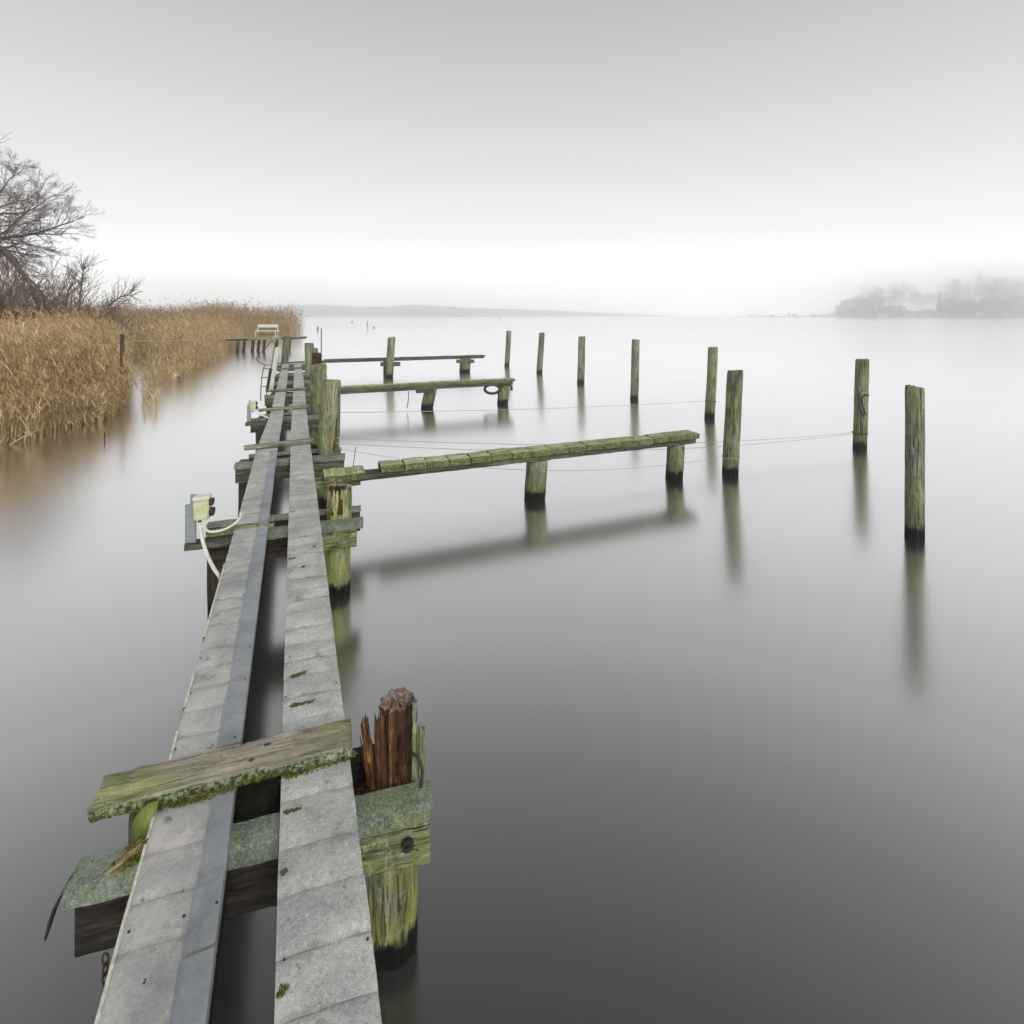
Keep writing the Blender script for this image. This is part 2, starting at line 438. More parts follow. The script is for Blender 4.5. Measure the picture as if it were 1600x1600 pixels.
# silky lake water: reflective at grazing angles, grey water body seen when looking down
m, t, b = newmat('lake_water'); g = NB(t); t.nodes.remove(b)
lw = g.n('ShaderNodeLayerWeight', {'Blend': .5})
fr = g.ramp(lw.outputs['Facing'], [(0, .03), (.2, .105), (.35, .36), (.48, .65), (.65, .88), (.82, .96), (1, 1.0)])
geo = g.n('ShaderNodeNewGeometry')
str_ = g.n('ShaderNodeMapping', {'Vector': geo.outputs['Position'], 'Scale': (.10, .45, 1)}).outputs[0]
rg_ = g.math('ADD', g.math('MULTIPLY', g.noise(str_, 1.4, 5, .6, .5), .07), .15)
gl = g.n('ShaderNodeBsdfGlossy', {'Color': (.99, .99, 1, 1), 'Roughness': rg_})
wb = g.mix(g.ramp(g.noise(geo.outputs['Position'], .25, 3, .5), [(.35, 0.0), (.65, 1.0)]), (.036, .042, .038), (.044, .048, .046))
df = g.n('ShaderNodeBsdfDiffuse', {'Color': wb})
mx = g.n('ShaderNodeMixShader', {0: fr, 1: df.outputs[0], 2: gl.outputs[0]})
t.links.new(mx.outputs[0], t.nodes['Material Output'].inputs['Surface'])
M['water'] = m

# ------------------------------------------------------------------ setting: lake, haze
WATER = 870
V = []; F = []
xs = [-WATER, -300, -60, 0, 60, 300, WATER]; ys = [-60, 0, 20, 60, 200, 500, WATER]
for y in ys:
    for x in xs: V.append((x, y, 0))
for j in range(6):
    for i in range(6): F.append((j * 7 + i, j * 7 + i + 1, (j + 1) * 7 + i + 1, (j + 1) * 7 + i))
props(link('water', mesh('water', V, F), M['water']), 'smooth pale grey lake surface stretching to the misty horizon', kind='structure')

HAZE_D = 0.0028
m, t, b = newmat('haze'); t.nodes.remove(b)
pv = t.nodes.new('ShaderNodeVolumePrincipled')
pv.inputs['Color'].default_value = (1, 1, 1, 1); pv.inputs['Density'].default_value = HAZE_D
pv.inputs['Anisotropy'].default_value = .945
t.links.new(pv.outputs[0], t.nodes['Material Output'].inputs['Volume'])
hz = link('haze', mesh('haze', *boxvf(-900, 900, -80, 885, -1.6, 46)), m)
props(hz, 'pale mist over the whole lake fading the far shores', kind='stuff')

# ------------------------------------------------------------------ lake bed structures: main walkway
ALPHA = math.atan2(340, 830)
dW = Vector((-math.sin(ALPHA), math.cos(ALPHA), 0)); nW = Vector((math.cos(ALPHA), math.sin(ALPHA), 0))
def W(t_, s_, z=0.0): return nW * t_ + dW * s_ + Vector((0, 0, z))
DECK = .70
def slat_mesh(wid, dep, seed, skew=-.09, crown=.007, th=.034):
    """felt-covered cross slat: X = across (0..wid), Y = along (0..dep), rounded sunk joints"""
    nx, ny = 7, 6; V, F = [], []
    ysn = [0, .07, .2, .5, .8, .93, 1]; dz = [crown, .003, .0008, 0, .0008, .003, crown]
    rr = random.Random(seed)
    l, r_ = rr.uniform(-.0015, .001), rr.uniform(-.001, .0015); crown = rr.uniform(.0025, .0065)
    for j, fy in enumerate(ysn):
        for i in range(nx + 1):
            fx = i / nx; x = l + fx * (wid - l + r_); y = fy * dep
            ex = .004 if i in (0, nx) else 0
            wob = .0022 * fbm(x * 9 + seed * 4, y * 9, seed)
            jy = .003 * noise.noise(Vector((x * 25, seed * 3.3, fy)))
            V.append((x, y + jy + skew * x, -dz[j] - ex + wob))
    m = nx + 1; tot = 7 * m
    for j in range(6):
        for i in range(nx): F.append((j * m + i, j * m + i + 1, (j + 1) * m + i + 1, (j + 1) * m + i))
    ring = [i for i in range(m)] + [j * m + nx for j in range(1, 7)] + [6 * m + i for i in range(nx - 1, -1, -1)] + [j * m for j in range(5, 0, -1)]
    s = len(V)
    for q in ring: V.append((V[q][0], V[q][1], -th))
    k = len(ring)
    for q in range(k): F.append((ring[q], s + q, s + (q + 1) % k, ring[(q + 1) % k]))
    F.append(tuple(s + q for q in range(k))[::-1])
    me = mesh('slat', V, F, 35)
    return me
def run(name, label, t0, wid, s0, s1, mat, pitch, tfun, wfun, base_seed, offs):
    root = empty(name, label, 'walkway', tuple(W(0, 0, DECK)), ALPHA, 'pair of narrow felt-covered plank runs')
    variants = [slat_mesh(wid, pitch * f, base_seed + i) for i, f in enumerate((.80, 1.0, 1.22, .92, 1.34, 1.06))]
    for v in variants:
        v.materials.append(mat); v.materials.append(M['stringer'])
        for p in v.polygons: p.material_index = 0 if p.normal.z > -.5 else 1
    deps = [pitch * f for f in (.80, 1.0, 1.22, .92, 1.34, 1.06)]
    rr = random.Random(base_seed); s = s0; far = []
    while s < s1:
        i = rr.randrange(6); d = deps[i]
        tt = tfun(s); sx = wfun(s)
        if s < 9.2:
            link('slat', variants[i], None, root, (t0 + tt, s, rr.uniform(-.0015, .0015)), (rr.uniform(-.006, .006), rr.uniform(-.006, .006), 0), (sx, 1, 1))
        else:
            for v in variants[i].vertices: pass
            far.append((i, t0 + tt, s, sx, rr.uniform(-.003, .003)))
        s += d + .0012
    V, F = [], []
    for i, tx, sy, sx, dz in far:
        o = len(V); me = variants[i]
        V += [(v.co.x * sx + tx, v.co.y + sy, v.co.z + dz) for v in me.vertices]
        F += [tuple(q + o for q in p.vertices) for p in me.polygons]
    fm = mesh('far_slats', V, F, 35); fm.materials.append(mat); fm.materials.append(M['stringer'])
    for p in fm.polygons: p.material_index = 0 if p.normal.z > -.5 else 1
    props(link('far_slats', fm, None, root), kind='stuff')
    # stringers under the slats, butted end to end
    s = s0; k = 0
    while s < s1:
        L = min(2.6, s1 - s)
        for off in offs:
            link('stringer', sweep_board(L - .01, .045, .15, .25, .004, .005, base_seed + k, nt_=2), M['stringer'], root,
                 (t0 + tfun(s) + (off if off < .05 else off - .243 * (1 - wfun(s))), s + .005, -.036), (0, 0, R(90))); k += 1
        s += L
    return root
S0, S1 = -.6, 20.6
def tl(s): return max(0, min(1, (s - 7.6) / 2.2)) * .055
def wl(s): return 1.0 - .14 * max(0, min(1, (s - 7.6) / 2.2))
def tr(s): return max(0, min(1, (s - 9) / 6)) * .03
left_run = run('plank_run', 'left plank run of the long pier with a smooth blue-grey strip along its inner edge', -.440, .243, S0, S1, M['felt_left'], .162, tl, wl, 11, (.03, .216))
right_run = run('plank_run', 'right plank run of the long pier covered in gritty light grey felt', -.045, .241, S0, S1, M['felt'], .150, tr, lambda s: 1.0, 31, (.024, .21))

# smooth strip along the inner edge of the left run, in lengths, and the white edging
def strip_mesh(L, wid, seed, th=.003, edge=.004001):
    n = int(L / .04) + 1; V, F = [], []; m = 6
    for i in range(n):
        y = L * i / (n - 1)
        e = edge * fbm(y * 3 + seed, seed, 0) + (.012 * max(0, noise.noise(Vector((y * 1.3, seed, 5)))) if edge > .004 else 0)
        for j in range(m):
            f = j / (m - 1); x = e + (wid - e) * f
            z = th + .0016 * fbm(x * 20 + seed, y * 8, 1) + .002
            if j == 0: z = .0005
            if j == m - 1: z -= .001
            V.append((x, y, z))
        V.append((wid + .003, y, -.03 + .004 * noise.noise(Vector((y * 9, seed, 2)))))
    m += 1
    for i in range(n - 1):
        for j in range(m - 1): F.append((i * m + j, i * m + j + 1, (i + 1) * m + j + 1, (i + 1) * m + j))
    return mesh('strip', V, F, 50)
for k, (sa, sb, wd) in enumerate(((-.5, 1.62, .082), (1.63, 2.35, .079), (2.36, 4.5, .085), (4.51, 7.3, .08))):
    link('cover_strip', strip_mesh(sb - sa, wd, k * 3 + 1), M['strip'], left_run, (-.1995 - wd + .002, sa, .001))
for sa, sb in ((-.4, 2.02), (2.04, 2.52), (2.66, 2.9), (3.2, 4.1)):
    V, F = [], []
    n = int((sb - sa) / .05) + 2
    for i in range(n):
        y = (sb - sa) * i / (n - 1); e = .002 * noise.noise(Vector((y * 5, sa, 0)))
        for x, z in ((-.0035 + e, -.03), (-.0035 + e, .004), (.0055 + e, .005), (.0055 + e, -.004)): V.append((x, y, z))
    for i in range(n - 1):
        for j in range(3): F.append((i * 4 + j, (i + 1) * 4 + j, (i + 1) * 4 + j + 1, i * 4 + j + 1))
    link('edge_trim', mesh('edge_trim', V, F, 40), M['white_trim'], left_run, (-.4415, sa, 0))

# nail heads and rust rings along both runs
def disc(r, h, seed):
    V, F = [], []; n = 10
    for k in range(n):
        a = 2 * math.pi * k / n; V.append((math.cos(a) * r, math.sin(a) * r, 0))
    for k in range(n): V.append((V[k][0] * .75, V[k][1] * .75, h))
    for k in range(n): F.append((k, (k + 1) % n, n + (k + 1) % n, n + k))
    F.append(tuple(n + k for k in range(n))); return mesh('nail', V, F, 40)
nail_mesh = disc(.0042, .0022, 1); nail_mesh.materials.append(M['rust'])
rr = random.Random(9)
for root_, xs_ in ((left_run, (-.425, -.285, -.212)), (right_run, (-.028, .178))):
    s_ = .95
    while s_ < 5.2:
        for x_ in xs_:
            if rr.random() < .75: link('nail', nail_mesh, None, root_, (x_ + rr.uniform(-.008, .008), s_ + rr.uniform(-.03, .03), .0022 if x_ != -.212 else .0065))
        s_ += rr.uniform(.24, .42)

# ------------------------------------------------------------------ piles of the main walkway
def pile(label, x, y, r, ztop, mat='pile', lean=(0, 0), seed=1, cat='pile', group=None, name='mooring_pile', z0=-.9, **k):
    o = link(name, pole_mesh(r, z0, ztop, lean[0], lean[1], seed=seed, **k), M[mat], loc=(x, y, 0))
    return props(o, label, cat, group)
GP = 'piles carrying the right side of the long pier'
GL = 'short brown piles under the left side of the long pier'
GC = 'felt-topped cross beams under the long pier'

# nearest pile: sawn trunk below, split rotten wood above the beam
def shard(r0, r1, H, dx, dy, seed, n=9, jag=.02, dz=.03):
    V, F = [], []
    m = max(4, int(H / dz)); rr = random.Random(seed); prof = [rr.uniform(.6, 1.2) for _ in range(n)]
    for i in range(m + 1):
        f = i / m; r = r0 + (r1 - r0) * f
        for k in range(n):
            a = 2 * math.pi * k / n
            q = r * prof[k] * (1 + .18 * fbm(k * 2.1 + seed, f * 2, seed))
            z = H * f + (jag * rr.uniform(-1, 1) if i == m else 0)
            V.append((math.cos(a) * q + dx * f, math.sin(a) * q + dy * f, z))
    for i in range(m):
        for k in range(n): F.append((i * n + k, i * n + (k + 1) % n, (i + 1) * n + (k + 1) % n, (i + 1) * n + k))
    c = len(V); V.append((dx, dy, H - jag * .5))
    for k in range(n): F.append((m * n + k, m * n + (k + 1) % n, c))
    return mesh('shard', V, F, 32)
p1 = empty('rotten_pile', 'nearest pile with a split rust-orange rotten head rising beside the lichen-covered board', 'pile', (-.457, 2.03, 0), 0, GP)
link('trunk', pole_mesh(.093, -1, .60, -.0, 0, seed=3, dz=.03, n=40, rough=.016), M['pile_near'], p1)
def rotten_log(r, H, dx, seed, n=44, groove=.22, jag=.03, r1=None, flat=1.0):
    """decayed timber: deep irregular grooves along the grain, crumbled top"""
    m = max(8, int(H / .008)); V, F = [], []; r1 = r1 or r
    for i in range(m + 1):
        f = i / m
        for k in range(n):
            a = 2 * math.pi * k / n; ca, sa = math.cos(a), math.sin(a)
            g1 = noise.noise(Vector((ca * 3.2 + seed, sa * 3.2, f * H * 5))); g2 = noise.noise(Vector((ca * 9 + seed, sa * 9, f * H * 12))); g3 = noise.noise(Vector((ca * 18, sa * 18 + seed, f * H * 40)))
            q = (r + (r1 - r) * f) * (1 + groove * (g1 * .9 - abs(g2) * .9 + g3 * .35))
            top = jag * (noise.noise(Vector((ca * 2.2 + seed * 2, sa * 2.2, 3))) * 1.6 + noise.noise(Vector((ca * 8 + seed, sa * 8, 9))) * .8)
            V.append((ca * q + dx * f, sa * q * flat, H * f + top * f ** 3))
    for i in range(m):
        for k in range(n): F.append((i * n + k, i * n + (k + 1) % n, (i + 1) * n + (k + 1) % n, (i + 1) * n + k))
    prev = m * n
    for fr in (.8, .55, .3, .1):
        s_ = len(V)
        for k in range(n):
            v = Vector(V[m * n + k]); c = Vector((dx, 0, H - .004))
            p = c.lerp(v, fr); dd = Vector((p.x - c.x, p.y, 0)); rm = (r1 * .85 * fr); dd = dd.normalized() * (dd.length * fr + rm * (1 - fr)) if dd.length > 1e-6 else dd; p.x = c.x + dd.x; p.y = dd.y; p.z += .006 * noise.noise(Vector((p.x * 45 + seed, p.y * 45, 1))) + .003 * noise.noise(Vector((p.x * 150, p.y * 150, seed)))
            V.append(p)
        for k in range(n): F.append((prev + k, prev + (k + 1) % n, s_ + (k + 1) % n, s_ + k))
        prev = s_
    F.append(tuple(prev + k for k in range(n)))
    me = mesh('log', V, F, 50)
    return me
def rotlink(name, me, loc):
    me.materials.append(M['rot_dark' if name == 'split_head' else 'rot']); me.materials.append(M['rot_top'])
    zt = max(v.co.z for v in me.vertices)
    for p in me.polygons: p.material_index = 1 if (p.normal.z > .55 and p.center.z > zt - .06) else 0
    return link(name, me, None, p1, loc)
rotlink('split_head', rotten_log(.064, .345, -.006, 5, n=64, groove=.26, jag=.012), (.022, .008, .58))
rotlink('splinter', rotten_log(.022, .28, -.036, 7, n=24, groove=.35, jag=.03, r1=.013), (-.064, -.020, .58))
rotlink('splinter', rotten_log(.016, .24, -.040, 8, n=20, groove=.35, jag=.02, r1=.007), (-.076, .004, .59))
rotlink('splinter', rotten_log(.018, .30, -.012, 9, n=20, groove=.35, jag=.03, r1=.010), (-.036, -.040, .58))
rotlink('splinter', rotten_log(.012, .33, -.010, 21, n=18, groove=.4, jag=.03, r1=.009), (-.018, -.048, .58))
rotlink('splinter', rotten_log(.009, .26, -.030, 22, n=14, groove=.4, jag=.02, r1=.003), (-.052, -.030, .585))
rotlink('splinter', rotten_log(.007, .20, -.034, 23, n=12, groove=.4, jag=.02, r1=.002), (-.086, -.012, .60))
rotlink('splinter', rotten_log(.008, .34, .002, 24, n=14, groove=.3, jag=.01, r1=.007), (.004, -.056, .58))
link('bark_strip', rotten_log(.013, .35, .004, 25, n=18, groove=.3, jag=.02, r1=.010), M['pile'], p1, (.084, -.012, .58))
rotlink('splinter', rotten_log(.014, .12, -.020, 10, n=18, groove=.4, jag=.02, r1=.005), (-.060, -.046, .60))
link('bark_strip', shard(.03, .018, .19, .01, 0, 21, n=8), M['pile'], p1, (.088, .065, .59))
def fibres(n, L, spread, seed, r=.0012, up=.4, sag=.3, ny=1.0):
    rr = random.Random(seed); parts = []; tint = []
    for i in range(n):
        p = Vector((rr.gauss(0, spread), rr.gauss(0, spread * ny), 0)); a = rr.uniform(0, 2 * math.pi)
        d = Vector((math.cos(a), math.sin(a) * ny, rr.uniform(-sag, up))).normalized(); l = L * rr.uniform(.4, 1.2)
        pts = [p + d * l * q + Vector((0, 0, -l * .35 * q * q)) + Vector((rr.gauss(0, .002), rr.gauss(0, .002), 0)) for q in (0, .33, .66, 1)]
        v, f = tube(pts, r, 3, r * .4); parts.append((v, f)); tint += [rr.random()] * len(v)
    V, F = join(parts)
    me = mesh('fibres', V, F)
    a = me.attributes.new('tint', 'FLOAT', 'POINT'); a.data.foreach_set('value', tint)
    return me
props(link('rotten_fibres', fibres(320, .07, .018, 3, .0014), M['rot'], p1, (-.055, -.075, .63)), kind='stuff')
pts = [D(640, 1176, 2.0), D(650, 1180, 1.99), D(657, 1190, 1.98), D(660, 1204, 1.97), D(659, 1218, 1.96), D(657, 1236, 1.95)]
props(link('black_hose', mesh('black_hose', *tube(pts, .0062, 10), 60), M['black']), 'short loop of black hose bulging from behind the nearest rotten pile', 'hose')

# second pile: half-rotten head
p2 = empty('rotten_pile', 'second pile along the pier, with an orange rotten core in its sawn head', 'pile', (-1.507, 4.6, 0), 0, GP)
link('trunk', pole_mesh(.105, -1, .915, .012, 0, seed=8, dz=.03, n=40, rough=.016, crack=.02, jag=.02), M['pile_near'], p2)
for q, (ax, ay, hh, rr_, mt_) in enumerate(((-.022, -.064, .232, .042, 'rot'), (.026, -.066, .225, .036, 'rot_dark'), (-.052, -.060, .17, .022, 'rot_dark'), (.058, -.058, .235, .018, 'rot'), (.0, -.090, .19, .014, 'rot_dark'))):
    link('split_core', rotten_log(rr_, hh, .004, 40 + q, n=32, groove=.34, jag=.015, r1=rr_ * .9), M[mt_], p2, (ax + .01, ay, .93 - hh))
link('bark_strip', shard(.014, .008, .20, .006, 0, 51, n=7, jag=.012), M['pile'], p2, (.108, -.03, .72))
link('broken_top', shard(.085, .06, .014, 0, 0, 57, n=16, jag=.008), M['rot_top'], p2, (.012, 0, .91))

pile('stout green pile with a rusty split down its right side, third along the pier', -2.33, 6.72, .132, 1.575, lean=(.03, 0), seed=14, group=GP, name='pier_pile', crack=.02, dz=.04)
pile('stout mossy pile standing just left of and behind the pile with the rusty split', -3.44, 9.4, .145, 1.52, lean=(.02, 0), seed=15, group=GP, name='pier_pile', crack=.015)
pile('low red-brown rotten stump showing behind two taller green piles', -4.42, 12.0, .115, 1.53, mat='rot_dark', seed=16, group=GP, name='pier_pile', jag=.03)
pile('slender bright green pile farthest but one on the right side of the pier', -6.09, 16.0, .14, 1.55, lean=(-.02, 0), seed=17, group=GP, name='pier_pile')
pile('thin dark green pile glimpsed between the slender green pile and the red stump', -7.03, 19.0, .085, 1.21, seed=18, group=GP, name='pier_pile')
pile('tall grey-green pile leaning at the far left end of the pier', -8.33, 19.3, .135, 1.62, mat='pile_far', lean=(.16, 0), seed=19, name='pier_pile')
# rusty split on the third pile
o3 = [o for o in COL.objects if o.name.startswith('pier_pile')][0]
for q, (ax, ay, z_, hh, rr_) in enumerate(((.100, -.078, .70, .20, .016), (.108, -.070, .74, .36, .012), (.118, -.058, 1.0, .52, .010), (.086, -.095, .69, .13, .014), (.112, -.070, .78, .18, .018))):
    link('rusty_split', shard(rr_ * .6, rr_ * .5, hh, .012, 0, 61 + q, n=7, jag=.02), M['rot'], o3, (ax + .012, ay, z_))

def felt_cover(xl, xr, y_back, y_fold, drop, seed, sag=.004):
    """sheet over the beam's top and folded down its front"""
    n = max(6, int((xr - xl) / .03)); V, F = [], []
    prof = [(y_back, .006, 0), ((y_back * 2 + y_fold) / 3, .006, 0), ((y_back + 2 * y_fold) / 3, .006, 0), (y_fold + .004, .005, 0), (y_fold - .003, .001, 0), (y_fold - .006, -drop * .5, 1), (y_fold - .008, -drop, 1)]
    for i in range(n + 1):
        x = xl + (xr - xl) * i / n
        for j, (y, z, d) in enumerate(prof):
            q = fbm(x * 6 + seed, y * 10, z * 10 + seed)
            e = .008 * noise.noise(Vector((x * 11, seed, j))) if j in (0, 6) else 0
            V.append((x + (.008 * fbm(y * 20, z * 20, seed) if i in (0, n) else 0), y + (q * .003 if d else e), z + q * sag * (0 if d else 1) + (e * 1.3 if d else 0)))
    m = len(prof)
    for i in range(n):
        for j in range(m - 1): F.append((i * m + j, (i + 1) * m + j, (i + 1) * m + j + 1, i * m + j + 1))
    V2 = [Vector(v) for v in V]
    me = bpy.data.meshes.new('felt'); me.from_pydata(V2, [], F)
    bm = bmesh.new(); bm.from_mesh(me)
    bmesh.ops.recalc_face_normals(bm, faces=bm.faces)
    bmesh.ops.solidify(bm, geom=bm.faces[:], thickness=.003)
    bm.to_mesh(me); bm.free()
    me.polygons.foreach_set('use_smooth', [True] * len(me.polygons)); me.set_sharp_from_angle(angle=R(45))
    return me
def beam(label, C, a, r, L, Rr, front=True, rear=True, tim='waling', rtim='darkwood', rfelt=True, rearL=None, rearR=None, h=.22, feltR=None, feltL=None, seed=1, split=None):
    root = empty('cross_beam', label, 'beam', (C[0], C[1], .658), a, GC)
    yf = -(r + .042)
    if split:      # left part dark, right part green: two timbers butted at x = split
        link('timber', sweep_board(split + L, .078, h, .04, .004, .008, seed), M['darkwood'], root, (-L, yf, 0))
        link('timber', sweep_board(Rr - split - .004, .080, h - .01, .03, .003, .008, seed + 1), M['waling'], root, (split + .004, yf - .002, 0))
    else:
        link('timber', sweep_board(L + Rr, .078, h, .05, .004, .008, seed), M[tim], root, (-L, yf, 0))
    link('felt_cover', felt_cover(-(feltL or L + .01), (feltR or Rr + .008), yf + .055, yf - .041, .055, seed), M['felt_green'], root)
    if rear:
        rl, rr_ = rearL or L - .1, rearR or Rr - .03
        link('rear_timber', sweep_board(rl + rr_, .07, h - .03, .08, .004, .008, seed + 5), M[rtim], root, (-rl, r + .04, -.008))
        if rfelt: link('felt_cover', felt_cover(-rl, rr_ + .006, r + .078, r + .008, .02, seed + 9), M['felt_green'], root)
    return root
b1 = beam('nearest felt-covered cross beam, its dark timber end hanging out left and a green bolted end right', (-.457, 2.03), R(15), .093, .95, .125, seed=2, split=-.12, feltR=.135, feltL=.975, rtim='stringer', rfelt=False)  # rear timber coloured black for the shadow between the plank runs
link('bolt', mesh('bolt', *tube([(.045, -.196, -.115), (.045, -.172, -.115)], .021, 14), 40), M['black'], b1)
link('bolt_tip', mesh('bolt_tip', *tube([(.045, -.206, -.115), (.045, -.19, -.115)], .009, 10), 40), M['black'], b1)
# torn corner of the felt hanging from the left end
V, F = [], []
for i in range(9):
    f = i / 8
    for j in range(5):
        g_ = j / 4
        x = -.974 - .022 * math.sin(min(1.5, f * 2.2)) - .03 * f; y = -.172 + g_ * .06 * (1 - f) ** .7 - .01 * f; z = .005 - .135 * f ** 1.2
        V.append((x, y, z + .003 * noise.noise(Vector((x * 30, y * 30, 1)))))
for i in range(8):
    for j in range(4): F.append((i * 5 + j, i * 5 + j + 1, (i + 1) * 5 + j + 1, (i + 1) * 5 + j))
fl = link('felt_flap', mesh('felt_flap', V, F, 60), M['black'], b1)
sm = fl.modifiers.new('thick', 'SOLIDIFY'); sm.thickness = .007
b2 = beam('second cross beam, carrying the beige junction box on its left and a hanging felt flap on its right', (-1.507, 4.6), R(18.3), .105, .95, .15, seed=12, split=-.20, rearL=1.03, rearR=.19, feltR=.205, feltL=.6, tim='waling')
link('moss_bank', mesh('mb', *tube([(-.98, -.13, .01), (-.85, -.13, .022), (-.7, -.13, .03), (-.55, -.13, .02), (-.5, -.13, .01)], .035, 8, jit=.5), 60), M['waling'], b2)
b3 = beam('third cross beam, under the pile with the rusty split', (-2.33, 6.72), R(20), .132, 1.02, .19, seed=22, feltR=.2, tim='jbeam')
b4 = beam('fourth cross beam, beside the small far junction box', (-3.44, 9.4), R(21), .145, 1.05, .17, seed=32, tim='jbeam')
b5 = beam('fifth cross beam, level with the red rotten stump', (-4.42, 12.0), R(22), .115, 1.05, .12, seed=42, tim='jbeam')
b6 = beam('sixth cross beam, between the red stump and the slender green pile', tuple(W(.42, 15.0))[:2], R(22), .10, 1.0, .10, seed=52, tim='jbeam')
b7 = beam('seventh cross beam, at the foot of the slender green pile', (-6.09, 16.0), R(22), .14, 1.0, .10, seed=62, tim='jbeam')
b8 = beam('last cross beam, closing the far end of the pier', (-7.03, 19.0), R(22), .085, 1.25, .10, seed=72, tim='jbeam')
LP = [(-1.30, 1.90, .675, .062), (-2.36, 4.22, .63, .06), (-3.24, 6.42, .64, .062), (-4.32, 9.1, .63, .07), (-5.32, 11.66, .64, .07), (-6.3, 14.1, .63, .07), (-6.95, 15.7, .63, .07)]
LN = ['short brown pile under the left end of the lichen-covered board', 'short brown pile under the beige junction box beam', 'short brown pile under the left end of the third cross beam',
      'short brown pile under the small far junction box', 'short brown pile under the left end of the fifth cross beam', 'short brown pile under the left end of the sixth cross beam', 'short brown pile under the left end of the seventh cross beam']
for i, (x, y, z, r) in enumerate(LP): pile(LN[i], x, y, r, z, mat='pile_brown', seed=80 + i, name='short_pile', group=GL, n=20)

# boards laid across the top of the walkway
def crossboard(label, pl, pr, z, wid, th, seed, mat='board', wr=None, name='cross_board', seg=.04):
    a = Vector(pl); b_ = Vector(pr); v = b_ - a; L = v.length
    W_ = (lambda x: wid + ((wr or wid) - wid) * x / L)
    o = link(name, sweep_board(L, W_, th, seg, .0035, .007, seed, ends=.012, nt_=8), M[mat if seed != 3 else 'top_board'], loc=(a.x, a.y, z), rot=(0, 0, math.atan2(v.y, v.x)))
    return props(o, label, 'board', 'boards laid across the long pier')
A0 = (P(138, 1265, .752) + P(165, 1210, .752)) / 2; A1 = (P(552, 1168, .752) + P(546, 1119, .752)) / 2
boardA = crossboard('thick lichen-covered board laid across both plank runs in the foreground', A0, A1, .752, .148, .047, 3, wr=.158, seg=.02)
for (px, py, rx, ry) in ((418, 1163, .013, .007), (393, 1187, .011, .009), (352, 1178, .010, .010), (205, 1225, .006, .005), (158, 1247, .005, .004)):
    p = P(px, py, .753); q = boardA.matrix_world.inverted() if False else None
    loc = Matrix.Rotation(-boardA.rotation_euler.z, 4, 'Z') @ (p - Vector(boardA.location))
    V, F = [], []; n = 12
    for k in range(n):
        a = 2 * math.pi * k / n; s_ = 1 + .35 * noise.noise(Vector((k * 1.1, px, 0)))
        V.append((math.cos(a) * rx * s_, math.sin(a) * ry * s_, -.001))
    for k in range(n): V.append((V[k][0] * .6, V[k][1] * .6, .0022))
    for k in range(n): F.append((k, (k + 1) % n, n + (k + 1) % n, n + k))
    F.append(tuple(n + k for k in range(n)))
    link('knot', mesh('knot', V, F), M['pile_brown'] if px > 360 else M['metal'], boardA, (loc.x, loc.y, .0015))
CB = [(381, 697, 490, 685, .12, 'pale board laid across the pier just before the pile with the rusty split'),
      (404, 639, 480, 633, .10, 'thin dark board across the pier beside the small far junction box'),
      (417, 609.5, 479, 605.5, .12, 'thin dark board across the pier, third from its far end'),
      (432, 575.5, 476, 573, .14, 'narrow board across the pier near its far end'),
      (433, 566.5, 480, 564, .2, 'last board across the very end of the pier')]
for i, (x0, y0, x1, y1, wd, lb) in enumerate(CB):
    crossboard(lb, P(x0, y0, .752), P(x1, y1, .752), .752 + .0, wd, .047, 11 + i, mat='board' if i in (0,) else 'waling')

# ------------------------------------------------------------------ side jetties
GJ = 'narrow side jetties branching right off the long pier'
def jetty(label, A, B, ztop, wid, n, seed, th=.075, bh=.065, pre=.5, skip=0, mats=('slat', 'jbeam')):
    A = Vector((*A, 0)); B = Vector((*B, 0)); v = B - A; L = v.length; a = math.atan2(v.y, v.x)
    root = empty('side_jetty', label, 'jetty', (A.x, A.y, ztop), a, GJ)
    pitch = L / n; rr = random.Random(seed)
    vs = [sweep_board(wid * f, pitch * .965, th, .05, .004, .007, seed + i, ends=.008, nt_=4) for i, f in enumerate((1, 1.04, .97, 1.01))]
    for me in vs: me.materials.append(M[mats[0]])
    for i in range(n):
        if i < skip: continue
        # board mesh runs along its X: turn it across the jetty
        link('slat', rr.choice(vs), None, root, (pitch * (i + .5), -.006 + rr.uniform(-.008, .008), rr.uniform(-.005, .004)), (rr.uniform(-.012, .012), rr.uniform(-.008, .008), R(90) + rr.uniform(-.012, .012)))
    link('stringer', sweep_board(L + pre - .06, .075, bh, .08, .004, .006, seed + 7), M[mats[1]], root, (-pre, .05, -th - .004))
    link('stringer', sweep_board(L + pre - .05, .07, bh, .08, .004, .006, seed + 8), M[mats[1]], root, (-pre, wid - .045, -th - .004))
    return root, a
j1, a1 = jetty('nearest side jetty with separate mossy cross slats on a dark beam', (-1.50, 6.08), (2.76, 7.80), .66, .25, 17, 5)
j2, a2 = jetty('middle side jetty, mossy green and held up by two leaning posts', (-4.12, 12.67), (.087, 14.42), .665, .30, 16, 6, pre=.1, th=.07, bh=.09)
j3, a3 = jetty('farthest side jetty, thin and dark grey, passing behind a tall pile', (-7.3, 20.6), (-1.14, 22.9), .665, .30, 22, 7, pre=.1, th=.05, bh=.08, mats=('jbeam', 'jbeam'))
GS = 'posts carrying the side jetties'
def jpost(label, px, Y, r, ztop, seed, leanpx=0, mat='pile'):
    X = (px - 800) * Y / 830
    return pile(label, X, Y, r, ztop, mat=mat, lean=(leanpx * Y / 830, 0), seed=seed, name='jetty_post', group=GS)
q1 = jpost('stout post under the middle of the nearest side jetty', 835.5, 6.93, .148, .512, 91, 4)
